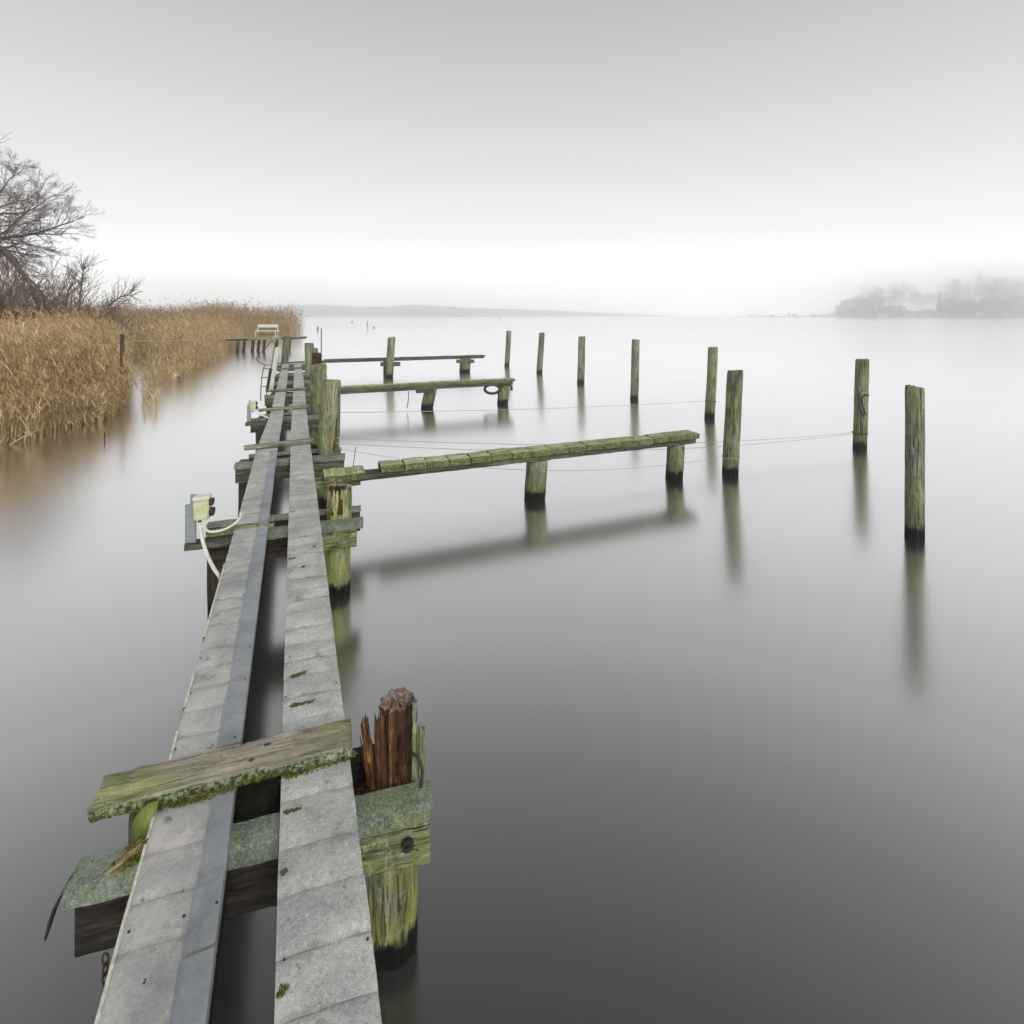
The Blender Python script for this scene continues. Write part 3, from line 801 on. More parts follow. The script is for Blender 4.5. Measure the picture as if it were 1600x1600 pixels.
q2 = jpost('stout post under the outer end of the nearest side jetty', 1053, 7.77, .132, .512, 92, 3)
for q, (dx, lb) in ((q1, (.17, 0)), (q2, (.16, 0))):
    link('bolt', mesh('bolt', *tube([(-.17, .05, .50), (dx + .04, .06, .50)], .012, 8), 40), M['rust'], q)
q3 = jpost('leaning post under the middle of the middle side jetty', 667, 13.65, .165, .50, 93, 6)
q4 = jpost('post under the outer end of the middle side jetty beside the hanging tyre', 785, 14.35, .155, .50, 94, 3)
q5 = jpost('post under the outer end of the farthest side jetty', 726, 22.45, .24, .53, 95, 1)
jpost('dark post behind the tall pile, under the farthest side jetty', 605, 21.9, .16, .53, 96, 0, 'pile_brown')
def cap_timber(px, Y, z, L, h, label, rz, seed, w_=.12):
    X = (px - 800) * Y / 830
    o = link('bracket_timber', sweep_board(L, w_, h, .08, .004, .01, seed, ends=.01), M['jbeam'], loc=(X - L / 2 * math.cos(rz), Y - L / 2 * math.sin(rz), z), rot=(0, 0, rz))
    return props(o, label, 'timber', 'short bracket timbers bolted to the jetty posts')
cap_timber(610, 20.72, .56, .75, .16, 'short dark bracket timber on the tall pile under the farthest jetty', R(8), 3)
cap_timber(727, 22.25, .525, .75, .14, 'short dark bracket timber on the outer post of the farthest jetty', R(8), 4)
cap_timber(664, 13.45, .50, .45, .07, 'short dark bracket timber on the leaning post of the middle jetty', R(12), 5)
# old tyre hung on the outer post of the middle jetty
c = D(769, 608, 14.25)
pts = [c + Vector((math.cos(a) * .20, math.sin(a) * .05, math.sin(a) * .11)) for a in [2 * math.pi * k / 24 for k in range(24)]]
props(link('tyre', mesh('tyre', *tube(pts, .038, 10, closed=True), 60), M['black']), 'old black tyre hung sideways from the outer end of the middle side jetty', 'tyre')
c = D(789, 603, 14.1)
props(link('rubber_pad', mesh('rubber_pad', *tube([c + Vector((-.16, 0, .02)), c + Vector((.12, 0, .03)), c + Vector((.18, 0, -.03)), c + Vector((.17, 0, -.12))], .035, 8), 50), M['black']), 'black rubber fender strip curled over the outer post of the middle jetty', 'fender')
# short mossy block linking the first jetty to the pier
k0 = P(505, 752, .66); k1 = P(546, 746, .66)
o = link('link_board', sweep_board(.42, .26, .085, .04, .006, .012, 77, ends=.02, nt_=6), M['slat'], loc=(k0.x - .06, k0.y + .18, .70), rot=(0, 0, a1))
props(o, 'short thick mossy board bridging from the pier to the nearest side jetty', 'board')
o = link('link_timber', sweep_board(.62, .16, .10, .05, .006, .01, 78, ends=.01), M['waling'], loc=(-2.28, 5.72, .612), rot=(0, 0, a1))
props(o, 'mossy timber wedged beneath the short board at the root of the nearest side jetty', 'timber')

# ------------------------------------------------------------------ free-standing mooring piles
GM = 'bare mooring piles standing in open water'
MP = [(1437, 606, 845, 34.5, 0, 'nearest and tallest-looking mooring pile, on the far right with a rusty tint near its foot', 101, 'pile_far'),
      (1348, 562, 703, 24, 5, 'mooring pile with a rope loop hanging on it, second from the right', 102, 'pile'),
      (1145, 580, 745, 27, 8, 'leaning mooring pile just right of the outer end of the nearest side jetty', 103, 'pile'),
      (1111, 543, 655, 16.5, 6, 'mooring pile tied to the long thin wire, just left of and behind the leaning one', 104, 'pile'),
      (992, 531, 625, 13.5, 3, 'mooring pile standing above the middle of the nearest side jetty, fourth from the left', 105, 'pile_far'),
      (908, 526, 599, 12, 2, 'mooring pile third from the left in the far row', 106, 'pile_far'),
      (843, 520, 583, 9.5, 4, 'greyish mooring pile second from the left in the far row', 107, 'pile_far'),
      (792, 517, 572, 8, 3, 'thinnest mooring pile, leftmost of the far row, above the tyre', 108, 'pile_far')]
MPos = {}
for px, yt, yw, wp, ln, lb, sd_, mt in MP:
    Y = 1992 / (yw - 492); X = (px - 800) * Y / 830; phi = math.atan2(X, Y)
    r = wp * Y / 830 * math.cos(phi) / 2; zt = CAM_H - (yt - 492) * Y / 830
    Y += r * .8
    MPos[px] = (X, Y, r)
    pile(lb, X, Y, r, zt, mat=mt, lean=(ln * Y / 830, 0), seed=sd_, group=GM, dz=.04, n=40, crack=.016, rough=.017, jag=.014)
Y = 20.35
pile('tall pile standing in front of the farthest side jetty', (608 - 800) * Y / 830, Y, .145, CAM_H - 35 * Y / 830, lean=(4 * Y / 830, 0), seed=109)

# ropes and wires
def wire(label, a, b_, sag, r=.0035, mat='rope', name='wire', n=22, cat='wire'):
    a = Vector(a); b_ = Vector(b_)
    pts = [a.lerp(b_, i / n) + Vector((0, 0, -sag * 4 * (i / n) * (1 - i / n) + .004 * noise.noise(Vector((i * .9, a.x, 1))))) for i in range(n + 1)]
    return props(link(name, mesh(name, *tube(pts, r, 5), 60), M[mat]), label, cat, 'thin wires strung from the pier to the mooring piles')
x, y, r = MPos[1111]
wire('long thin wire strung in front of the middle side jetty to a mooring pile', (-2.2, 6.72, 1.165), (x - r, y, .405), .045, .004)
x, y, r = MPos[1348]
wire('upper of two thin wires running to the mooring pile with the rope loop', (-2.2, 6.64, .86), (x - r, y, .285), .14, .004)
wire('lower of two thin wires running to the mooring pile with the rope loop', (-2.2, 6.62, .80), (x - r, y, .27), .19, .004)
x3, y3, r3 = MPos[1145]
wire('faint sagging wire tied to the foot of the leaning mooring pile', (-2.15, 6.60, .74), (x3 - r3, y3, .27), .24, .003)
pa = D(195, 534, 14.0); pb = D(400, 527, 34.3)
props(link('rope', mesh('rope', *tube([pa.lerp(pb, i / 14) + Vector((0, 0, -.03 * math.sin(i / 14 * math.pi))) for i in range(15)], .013, 5), 60), M['straw_rope']), 'pale rope strung in front of the middle reed bed towards the bench platform', 'rope')
pile('short dark stake at the corner of the near reed bed holding the pale rope', (191 - 800) * 14.9 / 830, 14.9, .055, CAM_H - 30 * 14.9 / 830, mat='pile_brown', seed=140, name='stake', cat='stake', n=14)
def ring(label, px, z, rr_, extra=0, mat='rope'):
    x, y, r = MPos[px]; dx = {1348: 5, 1145: 8, 1111: 6}[px] * y / 830 * z / 1.6
    pts = [(x + dx + math.cos(a) * (r + .006), y + math.sin(a) * (r + .006), z + .008 * math.sin(3 * a)) for a in [2 * math.pi * k / 24 for k in range(24)]]
    props(link('rope_ring', mesh('rope_ring', *tube(pts, rr_, 6, closed=True), 60), M[mat]), label, 'rope')
ring('light wire ring around the foot of the leaning mooring pile', 1145, .27, .006)
ring('dark wire ring low on the mooring pile with the rope loop', 1348, .285, .010, mat='rust')
ring('thin wire ring around the middle of the mooring pile with the rope loop', 1348, 1.02, .007)
ring('thin wire ring low on the mooring pile tied to the long wire', 1111, .40, .007, mat='rust')
pts = [D(1343, 612, 9.2), D(1342, 625, 9.15), D(1344, 640, 9.12), D(1350, 651, 9.12), D(1353, 648, 9.12), D(1348, 636, 9.12), D(1346, 622, 9.15), D(1352, 617, 9.12), D(1357, 618, 9.14)]
props(link('rope_loop', mesh('rope_loop', *tube(pts, .017, 7), 60), M['black']), 'dark loop of rope dangling against a mooring pile on the right', 'rope')
pts = [P(551, 737, .66), P(553, 720, .66) + Vector((0, 0, .07))]
p = D(551, 735, 6.05); q = D(556, 698, 6.05)
props(link('iron_rod', mesh('iron_rod', *tube([p, q], .004, 6), 60), M['rust']), 'thin iron rod leaning at the root of the nearest side jetty', 'rod')
p = D(638, 611, 13.3); q = D(636, 637, 13.3)
props(link('hanging_string', mesh('hanging_string', *tube([p, (p + q) / 2 + Vector((.02, 0, 0)), q], .011, 6), 60), M['rod']), 'frayed string hanging below the middle side jetty', 'string')

# ------------------------------------------------------------------ junction boxes, cables, plastics
def junction(label, base, rz, s, lb_board):
    root = empty('junction_box', label, 'box', tuple(base), rz, 'electrical junction boxes on the left of the pier')
    link('post_plate', bevelled_box(.075 * s, .018, .29, .002), M['metal'], root, (0, 0, .145))
    link('post_plate', bevelled_box(.05 * s, .012, .10, .002), M['metal'], root, (.016 * s, .016, .31))
    link('housing', bevelled_box(.105 * s, .085 * s, .145, .007, 3), M['beige'], root, (.088 * s, -.02, .255))
    link('lid', bevelled_box(.112 * s, .092 * s, .028, .006, 3), M['white'], root, (.088 * s, -.02, .345))
    link('socket', mesh('socket', *tube([(.142 * s, -.02, .31), (.164 * s, -.02, .308)], .028 * s, 14), 40), M['rust'], root)
    link('socket', mesh('socket', *tube([(.142 * s, -.02, .235), (.168 * s, -.02, .232)], .032 * s, 14), 40), M['rust'], root)
    link('cable_gland', mesh('cable_gland', *tube([(.07 * s, -.02, .185), (.07 * s, -.02, .16)], .014, 10), 40), M['black'], root)
    return root
B2 = D(298, 858, 4.03)
junction('larger beige junction box on a grey plate, nearest on the left of the pier', (B2.x, B2.y, .672), R(12), 1.0, '')
o = link('support_board', sweep_board(.56, .11, .045, .04, .004, .006, 55), M['jbeam'], loc=(D(288, 860, 4.02).x, 4.04, .668), rot=(0, 0, R(18)))
props(o, 'weathered board sticking out left under the larger junction box', 'board')
B4 = D(389, 657, 8.6)
jb = junction('small far junction box with a grey plate on the left of the pier', (B4.x, B4.y, .672), R(12), 1.0, '')
jb.scale = (.8, .8, .95)
o = link('support_board', sweep_board(.70, .12, .05, .06, .004, .006, 56), M['jbeam'], loc=(D(384, 660, 8.55).x, 8.55, .668), rot=(0, 0, R(18)))
props(o, 'dark board sticking out left under the small far junction box', 'board')
def spline(pts, n=6):
    out = []
    P_ = [pts[0]] + pts + [pts[-1]]
    for i in range(1, len(P_) - 2):
        for k in range(n):
            t_ = k / n; a, b_, c_, d_ = P_[i - 1], P_[i], P_[i + 1], P_[i + 2]
            out.append(.5 * ((2 * b_) + (c_ - a) * t_ + (2 * a - 5 * b_ + 4 * c_ - d_) * t_ ** 2 + (3 * b_ - a - 3 * c_ + d_) * t_ ** 3))
    out.append(P_[-2]); return out
Yc = 4.0
props(link('conduit', mesh('conduit', *tube(spline([D(312, 820, Yc), D(315, 838, 3.99), D(322, 862, 3.96), D(333, 886, 3.9), D(344, 902, 3.84), D(346, 912, 3.78)]), .0135, 10), 60), M['white']), 'white conduit curving down from the larger junction box to the pier edge', 'conduit')
props(link('cable', mesh('cable', *tube(spline([D(315, 820, Yc), D(320, 826, 4.0), D(330, 831, 4.02), D(348, 828, 4.05), D(364, 820, 4.1), D(374, 810, 4.15), D(377, 802, 4.2)]), .0085, 8), 60), M['white']), 'thin white cable looping from the larger junction box over to the plank run', 'cable')
props(link('cable', mesh('cable', *tube(spline([D(399, 640, 8.5), D(404, 646, 8.5), D(412, 650, 8.5), D(420, 653, 8.5)]), .012, 8), 60), M['white']), 'thin white cable hanging from the small far junction box', 'cable')
# bundle of straps below the second beam's left end
for k, (pts, lb) in enumerate((([D(346, 890, 3.8), D(343, 915, 3.78), D(340, 940, 3.76)], 'dark strap hanging under the pier edge below the white conduit'),
                               ([D(352, 905, 3.82), D(349, 925, 3.8), D(346, 955, 3.78)], 'second dark strap close beside the one under the white conduit'))):
    props(link('strap', mesh('strap', *tube(pts, .008, 6), 60), M['rust']), lb, 'strap')
# chain under the nearest beam
parts = []
for i in range(7):
    c = Vector((-1.30, 1.60, .41 - i * .03)); ang = (i % 2) * math.pi / 2
    ring_ = [c + Vector((math.cos(a) * .010 * math.cos(ang), math.cos(a) * .010 * math.sin(ang), math.sin(a) * .019)) for a in [2 * math.pi * k / 12 for k in range(12)]]
    parts.append(tube(ring_, .0032, 5, closed=True))
props(link('chain', mesh('chain', *join(parts), 60), M['rust'], loc=(.045, .04, 0)), 'short rusty chain dangling beneath the left end of the nearest cross beam', 'chain')
# yellow-green rounded plastic sheet under the lichen-covered board
V, F = [], []
n = 18
for i in range(n):
    a = R(80) + R(200) * i / (n - 1)
    V.append((math.cos(a) * .055, 0.012 * math.sin(a * 2), math.sin(a) * .085))
V.append((.01, -.022, 0))
for i in range(n - 1): F.append((i, i + 1, n))
pc = D(226, 1298, 1.79)
o = link('plastic_disc', mesh('plastic_disc', V, F, 60), M['yellowgreen'], loc=(pc.x + .01, pc.y, pc.z), rot=(R(-12), R(12), R(8)))
o.modifiers.new('thick', 'SOLIDIFY').thickness = .006
props(o, 'yellow-green rounded plastic piece wedged beside the left plank run in the foreground', 'plastic')

# white pipe and bent rod ladder at the far left of the pier
props(link('white_pipe', mesh('white_pipe', *tube([D(423, 607, 12.2), D(428, 575, 13.5), D(433, 545, 15.5)], .055, 10), 60), M['white']), 'leaning white pipe along the far left edge of the pier', 'pipe')
lad = empty('boarding_ladder', 'bent thin metal boarding ladder hooked on the far left of the pier', 'ladder', tuple(D(409, 610, 11.8)), 0)
org = D(409, 610, 11.8)
def lp(px, py, Y=11.8): return D(px, py, Y) - org
link('rail', mesh('rail', *tube(spline([lp(407.5, 626), lp(407.5, 610), lp(409, 591), lp(412, 575), lp(413, 570), lp(404, 565), lp(400.5, 562), lp(401, 559), lp(408, 550), lp(413, 546)], 3), .012, 6), 60), M['rod'], lad)
link('rail', mesh('rail', *tube(spline([lp(416, 617), lp(419, 600), lp(421.5, 585), lp(424, 573), lp(426, 560), lp(427.5, 548), lp(429.5, 541), lp(428, 534), lp(424, 533), lp(421, 536), lp(414, 546)], 3), .012, 6), 60), M['rod'], lad)
link('grip', mesh('grip', *tube([lp(417, 612), lp(420, 594), lp(423, 576)], .032, 8), 60), M['black'], lad)
for y_, xa, xb in ((576, 412.5, 423), (570.5, 413, 424), (590, 409.5, 421), (604, 408, 418)):
    link('rung', mesh('rung', *tube([lp(xa, y_), lp(xb, y_ - .3)], .011, 6), 60), M['rod'], lad)

# moss, straw and debris along the lichen-covered board and joints
def tufts(n, line, spread, seed, L=.012, r=.0022):
    rr = random.Random(seed); V, F, T = [], [], []
    for i in range(n):
        f = rr.random(); p = Vector(line[0]).lerp(Vector(line[1]), f) + Vector((rr.gauss(0, spread), rr.gauss(0, spread), 0))
        h = L * rr.uniform(.3, 1.2); a = rr.uniform(0, 6.28); rad = r * rr.uniform(.6, 1.8)
        lean = Vector((rr.gauss(0, .4), rr.gauss(0, .4), 1)) * h; tcol = rr.random(); o = len(V)
        for k in range(4): V.append(p + Vector((math.cos(a + k * 1.57) * rad, math.sin(a + k * 1.57) * rad, -.002)))
        V.append(p + lean); T += [tcol * .6] * 4 + [tcol]
        for k in range(4): F.append((o + k, o + (k + 1) % 4, o + 4))
    me = mesh('tufts', V, F)
    a = me.attributes.new('tint', 'FLOAT', 'POINT'); a.data.foreach_set('value', T)
    return me
def moss_patch(label, line, n, spread, seed, L=.012, r=.0022):
    props(link('moss', tufts(n, line, spread, seed, L, r), M['moss']), label, kind='stuff')
moss_patch('moss under the near edge of the lichen-covered board on the left run', [P(232, 1262, .702), P(362, 1236, .702)], 900, .007, 1)
moss_patch('moss under the near edge of the lichen-covered board on the right run', [P(448, 1212, .702), P(548, 1180, .702)], 800, .008, 2)
moss_patch('moss on the near face of the lichen-covered board', [P(145, 1280, .712), P(552, 1180, .712)], 2200, .004, 3, .016, .003)
for k, (xa, ya, xb, yb, n, sp) in enumerate(((456, 1057, 478, 1050, 160, .006), (455, 1103, 490, 1096, 240, .005), (444, 1270, 470, 1262, 70, .003), (453, 873, 461, 872, 60, .008), (455, 800, 462, 799, 60, .01), (436, 1553, 448, 1545, 120, .004))):
    moss_patch('small moss tuft in a joint of the right plank run', [P(xa, ya, .699), P(xb, yb, .699)], n, sp, 20 + k, .007, .002)
def straw(label, line, n, spread, seed, L=.06, r=.0012, z=.704):
    rr = random.Random(seed); parts, T = [], []
    d = (Vector(line[1]) - Vector(line[0])).normalized()
    for i in range(n):
        p = Vector(line[0]).lerp(Vector(line[1]), rr.random()) + Vector((rr.gauss(0, spread), rr.gauss(0, spread), 0)); p.z = z + rr.uniform(0, .012)
        v = (d + Vector((rr.gauss(0, .35), rr.gauss(0, .35), rr.gauss(0, .12)))).normalized() * L * rr.uniform(.4, 1.3)
        parts.append(tube([p - v / 2, p + Vector((0, 0, .004)), p + v / 2], r, 3)); T += [rr.random()] * 9
    me = mesh('straw', *join(parts))
    a = me.attributes.new('tint', 'FLOAT', 'POINT'); a.data.foreach_set('value', T)
    props(link('straw', me, M['straw']), label, kind='stuff')
straw('dry straw caught under the board on the right run', [P(478, 1204, .703), P(548, 1176, .703)], 60, .010, 3)
straw('dry straw and debris under the board on the left run', [P(255, 1262, .703), P(330, 1243, .703)], 30, .006, 4, .035)
straw('dry grass clump on the felt left of the plank run in the foreground', [P(185, 1355, .67), P(222, 1322, .67)], 110, .012, 5, .045, .0011, .669)
moss_patch('moss on the felt left of the plank run in the foreground', [P(195, 1345, .668), P(228, 1325, .668)], 700, .014, 33, .014, .003)

# small debris: stones, dung, dead leaves lying on the planks
rr = random.Random(12)
DEB = [(447, 1360, 'crumbling dark clod on the inner edge of the right run, level with the nearest beam', .014), (262, 1282, 'grey pebble on the left run just before the lichen-covered board', .012),
       (354, 1272, 'dark lump on the blue-grey strip just before the lichen-covered board', .010), (352, 1000, 'grey stain-like pebble on the left run', .010), (324, 1029, 'flat grey pebble near the left edge of the left run', .010),
       (317, 1056, 'small flat grey pebble left of the others on the left run', .008), (491, 854, 'dark dead leaf on the right run beside the second pile', .012), (475, 885, 'round dead leaf in the middle of the right run', .012), (385, 908, 'small dark speck of dirt on the pale stained slat', .006), (226, 1535, 'tiny dark clod on the left run nearest the camera', .005)]
for px, py, lb, s_ in DEB:
    parts = []
    p = P(px, py, .704)
    for k in range(5 if s_ > .008 else 2):
        bm = bmesh.new(); bmesh.ops.create_icosphere(bm, subdivisions=2, radius=s_ * rr.uniform(.35, .8))
        off = Vector((rr.gauss(0, s_ * .5), rr.gauss(0, s_ * .5), 0)); sd_ = rr.random() * 50
        V = [(v.co.x * (1 + .4 * noise.noise(v.co * 90 + Vector((sd_, 0, 0)))) + off.x, v.co.y * (1 + .4 * noise.noise(v.co * 70)) + off.y, v.co.z * .35) for v in bm.verts]
        parts.append((V, [tuple(v.index for v in f.verts) for f in bm.faces])); bm.free()
    props(link('debris', mesh('debris', *join(parts), 60), M['pile_brown'] if 'dark' in lb or 'dead' in lb else M['metal'], loc=tuple(p)), lb, 'debris', 'bits of dirt lying on the planks')

# ------------------------------------------------------------------ reeds (numpy ribbons)
def inside(poly, x, y):
    c = np.zeros(len(x), bool); j = len(poly) - 1
    for i in range(len(poly)):
        xi, yi = poly[i]; xj, yj = poly[j]
        cond = ((yi > y) != (yj > y)) & (x < (xj - xi) * (y - yi) / (yj - yi + 1e-12) + xi)
        c ^= cond; j = i
    return c
def scatter(poly, n, seed, bias=None):
    rg = np.random.default_rng(seed); a = np.array(poly); lo, hi = a.min(0), a.max(0)
    out = np.zeros((0, 2))
    while len(out) < n:
        q = rg.uniform(lo, hi, (n * 2, 2)); q = q[inside(poly, q[:, 0], q[:, 1])]
        if bias is not None: q = q[rg.random(len(q)) < bias(q[:, 0], q[:, 1])]
        out = np.vstack([out, q])
    return out[:n], rg
def ribbons(base, dirv, length, width, bend, az, rg, nseg=4, tint=None, side=None):
    """base (n,3), dirv unit (n,3), bend = horizontal drift (n,3) grows with t^2 -> (V,F,T)"""
    n = len(base); ts = np.linspace(0, 1, nseg + 1)
    if side is None: side = np.stack([np.cos(az), np.sin(az), np.zeros(n)], 1)
    Vs = []
    for t_ in ts:
        c = base + dirv * (length * t_)[:, None] + bend * (t_ ** 2)
        wv = side * (width * (1 - .85 * t_ ** 2))[:, None]
        Vs.append(c - wv); Vs.append(c + wv)
    V = np.stack(Vs, 1)                              # n, 2(nseg+1), 3
    m = 2 * (nseg + 1)
    f = np.array([[2 * i, 2 * i + 1, 2 * i + 3, 2 * i + 2] for i in range(nseg)])
    F = (np.arange(n)[:, None, None] * m + f[None]).reshape(-1, 4)
    T = np.repeat(tint, m)
    return V.reshape(-1, 3), F, T
def reed_bed(name, label, poly, n, seed, hfun, mat, leaves=3, wmul=1.0, bias=None, lean=(-.15, 0), plume=.5, zb=-.25):
    q, rg = scatter(poly, n, seed, bias)
    h = hfun(q[:, 0], q[:, 1]) * rg.normal(1, .19, n)
    ed = np.array([(poly[i][0] + (poly[(i + 1) % len(poly)][0] - poly[i][0]) * f, poly[i][1] + (poly[(i + 1) % len(poly)][1] - poly[i][1]) * f) for i in range(min(len(poly), 12)) for f in (0, .33, .66)])
    dist = np.min(np.hypot(q[:, 0][:, None] - ed[None, :, 0], q[:, 1][:, None] - ed[None, :, 1]), 1)
    h *= np.clip(.50 + dist * .45, .5, 1)
    base = np.column_stack([q, np.full(n, zb)])
    wind = np.array([lean[0], lean[1], 0.0])
    clump = np.sin(q[:, 0] * 1.9 + 3 * np.sin(q[:, 1] * .8)) * np.cos(q[:, 1] * 1.6)
    d = np.column_stack([rg.normal(0, .09, n) + clump * .07, rg.normal(0, .09, n), np.ones(n)]); d /= np.linalg.norm(d, axis=1)[:, None]
    bend = (wind + np.column_stack([rg.normal(0, .12, n), rg.normal(0, .12, n), -np.abs(rg.normal(0, .09, n))])) * h[:, None]
    tint = np.clip(rg.normal(.5, .17, n) + clump * .10, 0, 1)
    A = [ribbons(base, d, h, .0042 * wmul * rg.uniform(.7, 1.3, n), bend, rg.uniform(0, 6.28, n), rg, 4, tint)]
    for k in range(leaves):
        f = rg.uniform(.25, .95, n); az = rg.uniform(0, 6.28, n)
        b0 = base + d * (h * f)[:, None] + bend * (f ** 2)[:, None]
        ld = np.column_stack([np.cos(az) * .55 + wind[0] * 1.5, np.sin(az) * .45, rg.uniform(.5, 1.7, n)]); ld /= np.linalg.norm(ld, axis=1)[:, None]
        ll = rg.uniform(.20, .50, n)
        lb_ = np.column_stack([np.cos(az) * .18 + wind[0] * .4, np.sin(az) * .18, -rg.uniform(.02, .26, n)]) * (ll / .4)[:, None]
        A.append(ribbons(b0, ld, ll, .0085 * wmul * rg.uniform(.6, 1.4, n), lb_, az + 1.57, rg, 3, np.clip(tint + rg.normal(.1, .13, n), 0, 1)))
    if plume > 0:
        s = rg.random(n) < plume
        top = (base + d * h[:, None] + bend)[s]; k = s.sum(); az = rg.uniform(0, 6.28, k)
        for _ in range(5):
            dd = np.column_stack([rg.normal(-.2, .35, k), rg.normal(0, .35, k), np.ones(k)]); dd /= np.linalg.norm(dd, axis=1)[:, None]
            A.append(ribbons(top - [0, 0, .03], dd, rg.uniform(.10, .26, k), .009 * wmul * rg.uniform(.6, 1.3, k), np.column_stack([rg.normal(-.08, .05, k), rg.normal(0, .05, k), -rg.uniform(.02, .08, k)]), az + _, rg, 2, np.clip(tint[s] * (.5 if mat == 'reed_far' else .85) + rg.normal(-.02, .1, k), 0, 1)))
    V, F, T = [], [], []; o = 0
    for v, f, t_ in A: V.append(v); F.append(f + o); T.append(t_); o += len(v)
    me = npmesh(name, np.vstack(V), np.vstack(F), np.concatenate(T))
    return props(link(name, me, M[mat]), label, kind='stuff')
def PX(*l): return [tuple(P(a, b_))[:2] for a, b_ in l]
near_front = PX((-150, 706), (-20, 700), (28, 694), (60, 686), (100, 670), (150, 662), (180, 652), (196, 638), (200, 606), (196, 575))
near_poly = near_front + [(-24, 31), (-45, 34), (-45, 9)]
def nh(x, y): return 1.68 + .012 * np.clip(y - 9, 0, 14) + .22 * np.sin(x * 1.1 + y * .7)
nfa = np.array(near_front)
def near_bias(x, y):
    dist = np.min(np.hypot(x[:, None] - nfa[None, :, 0], y[:, None] - nfa[None, :, 1]), 1)
    vis = (x / y * 830 + 800 > -60)
    return np.where(vis, np.clip(1.15 - dist * .07, .22, 1), .0)
reed_bed('reeds', 'near bed of golden dry reeds filling the left edge', near_poly, 24000, 3, nh, 'reed', 4, .85, near_bias, (-.05, .02), .75)
mid_poly = PX((226, 562), (256, 590), (270, 603), (275, 597), (300, 586), (325, 572), (346, 565), (352, 553), (380, 545), (374, 537))
mid_poly = mid_poly + [(-24.5, 44), (-38, 44), (-30, 27)]
def mh(x, y): return 1.60 + .022 * np.clip(y - 18, 0, 30) + .2 * np.sin(x * .9 + y * .4)
reed_bed('reeds', 'middle bed of brown dry reeds bulging out before the footbridge', mid_poly, 15000, 5, mh, 'reed', 3, 1.2, None, (-.03, 0), .3)
far_poly = [tuple(P(477, 526))[:2], tuple(P(471, 527))[:2], tuple(P(430, 528))[:2], (-24.5, 44), (-38, 40), (-60, 46), (-58, 75), (-33, 78)]
def fh(x, y): return 2.75 + .012 * np.clip(y - 44, 0, 40) + .25 * np.sin(x * .5 + y * .3)
reed_bed('reeds', 'far bed of tall brown reeds with feathery heads ending in a point', far_poly, 18000, 7, fh, 'reed_far', 2, 2.2, None, (-.03, 0), .9)
side_poly = [(-45, 22), (-24, 31), (-24.5, 44), (-38, 44), (-60, 46), (-60, 22)]
reed_bed('reeds', 'reeds growing on the bank below the bare trees', side_poly, 9000, 9, lambda x, y: 1.7 + .2 * np.sin(x + y), 'reed', 2, 2.0, None, (-.04, 0), .4)
# loose stems sticking out of the near bed over the water
rr = random.Random(5)
for k, (a, b_, lb) in enumerate(((D(17, 693, 9.9), D(62, 671, 9.9), 'broken reed stem lying low over the water in front of the near reed bed'), (D(30, 650, 9.9), D(50, 683, 9.8), 'broken reed stem slanting steeply down in front of the near reed bed'), (D(14, 696, 9.8), D(50, 678, 9.8), 'lower of the two crossed broken reed stems in front of the near reed bed'))):
    props(link('reed_stem', mesh('reed_stem', *tube([a, (a + b_) / 2 + Vector((0, 0, .02)), b_], .009, 5), 60), M['dry_stem']), lb, 'reed')
for px, y0, y1, lb in ((163.5, 676, 689, 'lone thin stick poking out of the water before the near reeds'),):
    Y = 1992 / (y1 - 492); props(link('stick', mesh('stick', *tube([D(px, y1 + 6, Y), D(px, y0, Y)], .01, 5), 60), M['pile_brown']), lb, 'stick')
# sparse stems in the gap
gap = PX((222, 590), (246, 590), (246, 640), (220, 640))
reed_bed('reeds', 'few sparse reed stems standing in the open gap of water', gap, 170, 11, lambda x, y: 1.1 + 0 * x, 'reed', 2, 1.0, None, (.02, 0), .1)

# low bank under the reeds and trees
bank = [(-24, 31), (-27, 46), (-34, 60), (-40, 80), (-120, 90), (-120, 14), (-45, 12)]
V = [(x, y, -.5) for x, y in bank] + [(x - 2.5, y + (1 if y < 80 else -1), .35) for x, y in bank]
n = len(bank); F = [(i, (i + 1) % n, n + (i + 1) % n, n + i) for i in range(n)] + [tuple(range(n, 2 * n))]
props(link('bank', mesh('bank', V, F), M['soil']), 'low brown bank behind the reeds', kind='structure')

# ------------------------------------------------------------------ bare trees and shrubs
class Segs:
    def __init__(s): s.a, s.b, s.r0, s.r1 = [], [], [], []
    def add(s, a, b_, r0, r1): s.a.append(tuple(a)); s.b.append(tuple(b_)); s.r0.append(r0); s.r1.append(r1)
    def mesh(s, name, n=4):
        a = np.array(s.a); b_ = np.array(s.b); r0 = np.array(s.r0)[:, None]; r1 = np.array(s.r1)[:, None]
        t_ = b_ - a; t_ /= np.linalg.norm(t_, axis=1)[:, None] + 1e-9
        ref = np.where(np.abs(t_[:, 2:3]) > .9, np.array([[1., 0, 0]]), np.array([[0, 0, 1.]]))
        u = np.cross(t_, ref); u /= np.linalg.norm(u, axis=1)[:, None] + 1e-9; v = np.cross(t_, u)
        Vs = []
        for p, r in ((a, r0), (b_ + t_ * r1 * .3, r1)):
            for k in range(n):
                an = 2 * math.pi * k / n; Vs.append(p + (u * math.cos(an) + v * math.sin(an)) * r)
        V = np.stack(Vs, 1); m = 2 * n
        f = np.array([[k, (k + 1) % n, n + (k + 1) % n, n + k] for k in range(n)])
        F = (np.arange(len(a))[:, None, None] * m + f[None]).reshape(-1, 4)
        return npmesh(name, V.reshape(-1, 3), F)
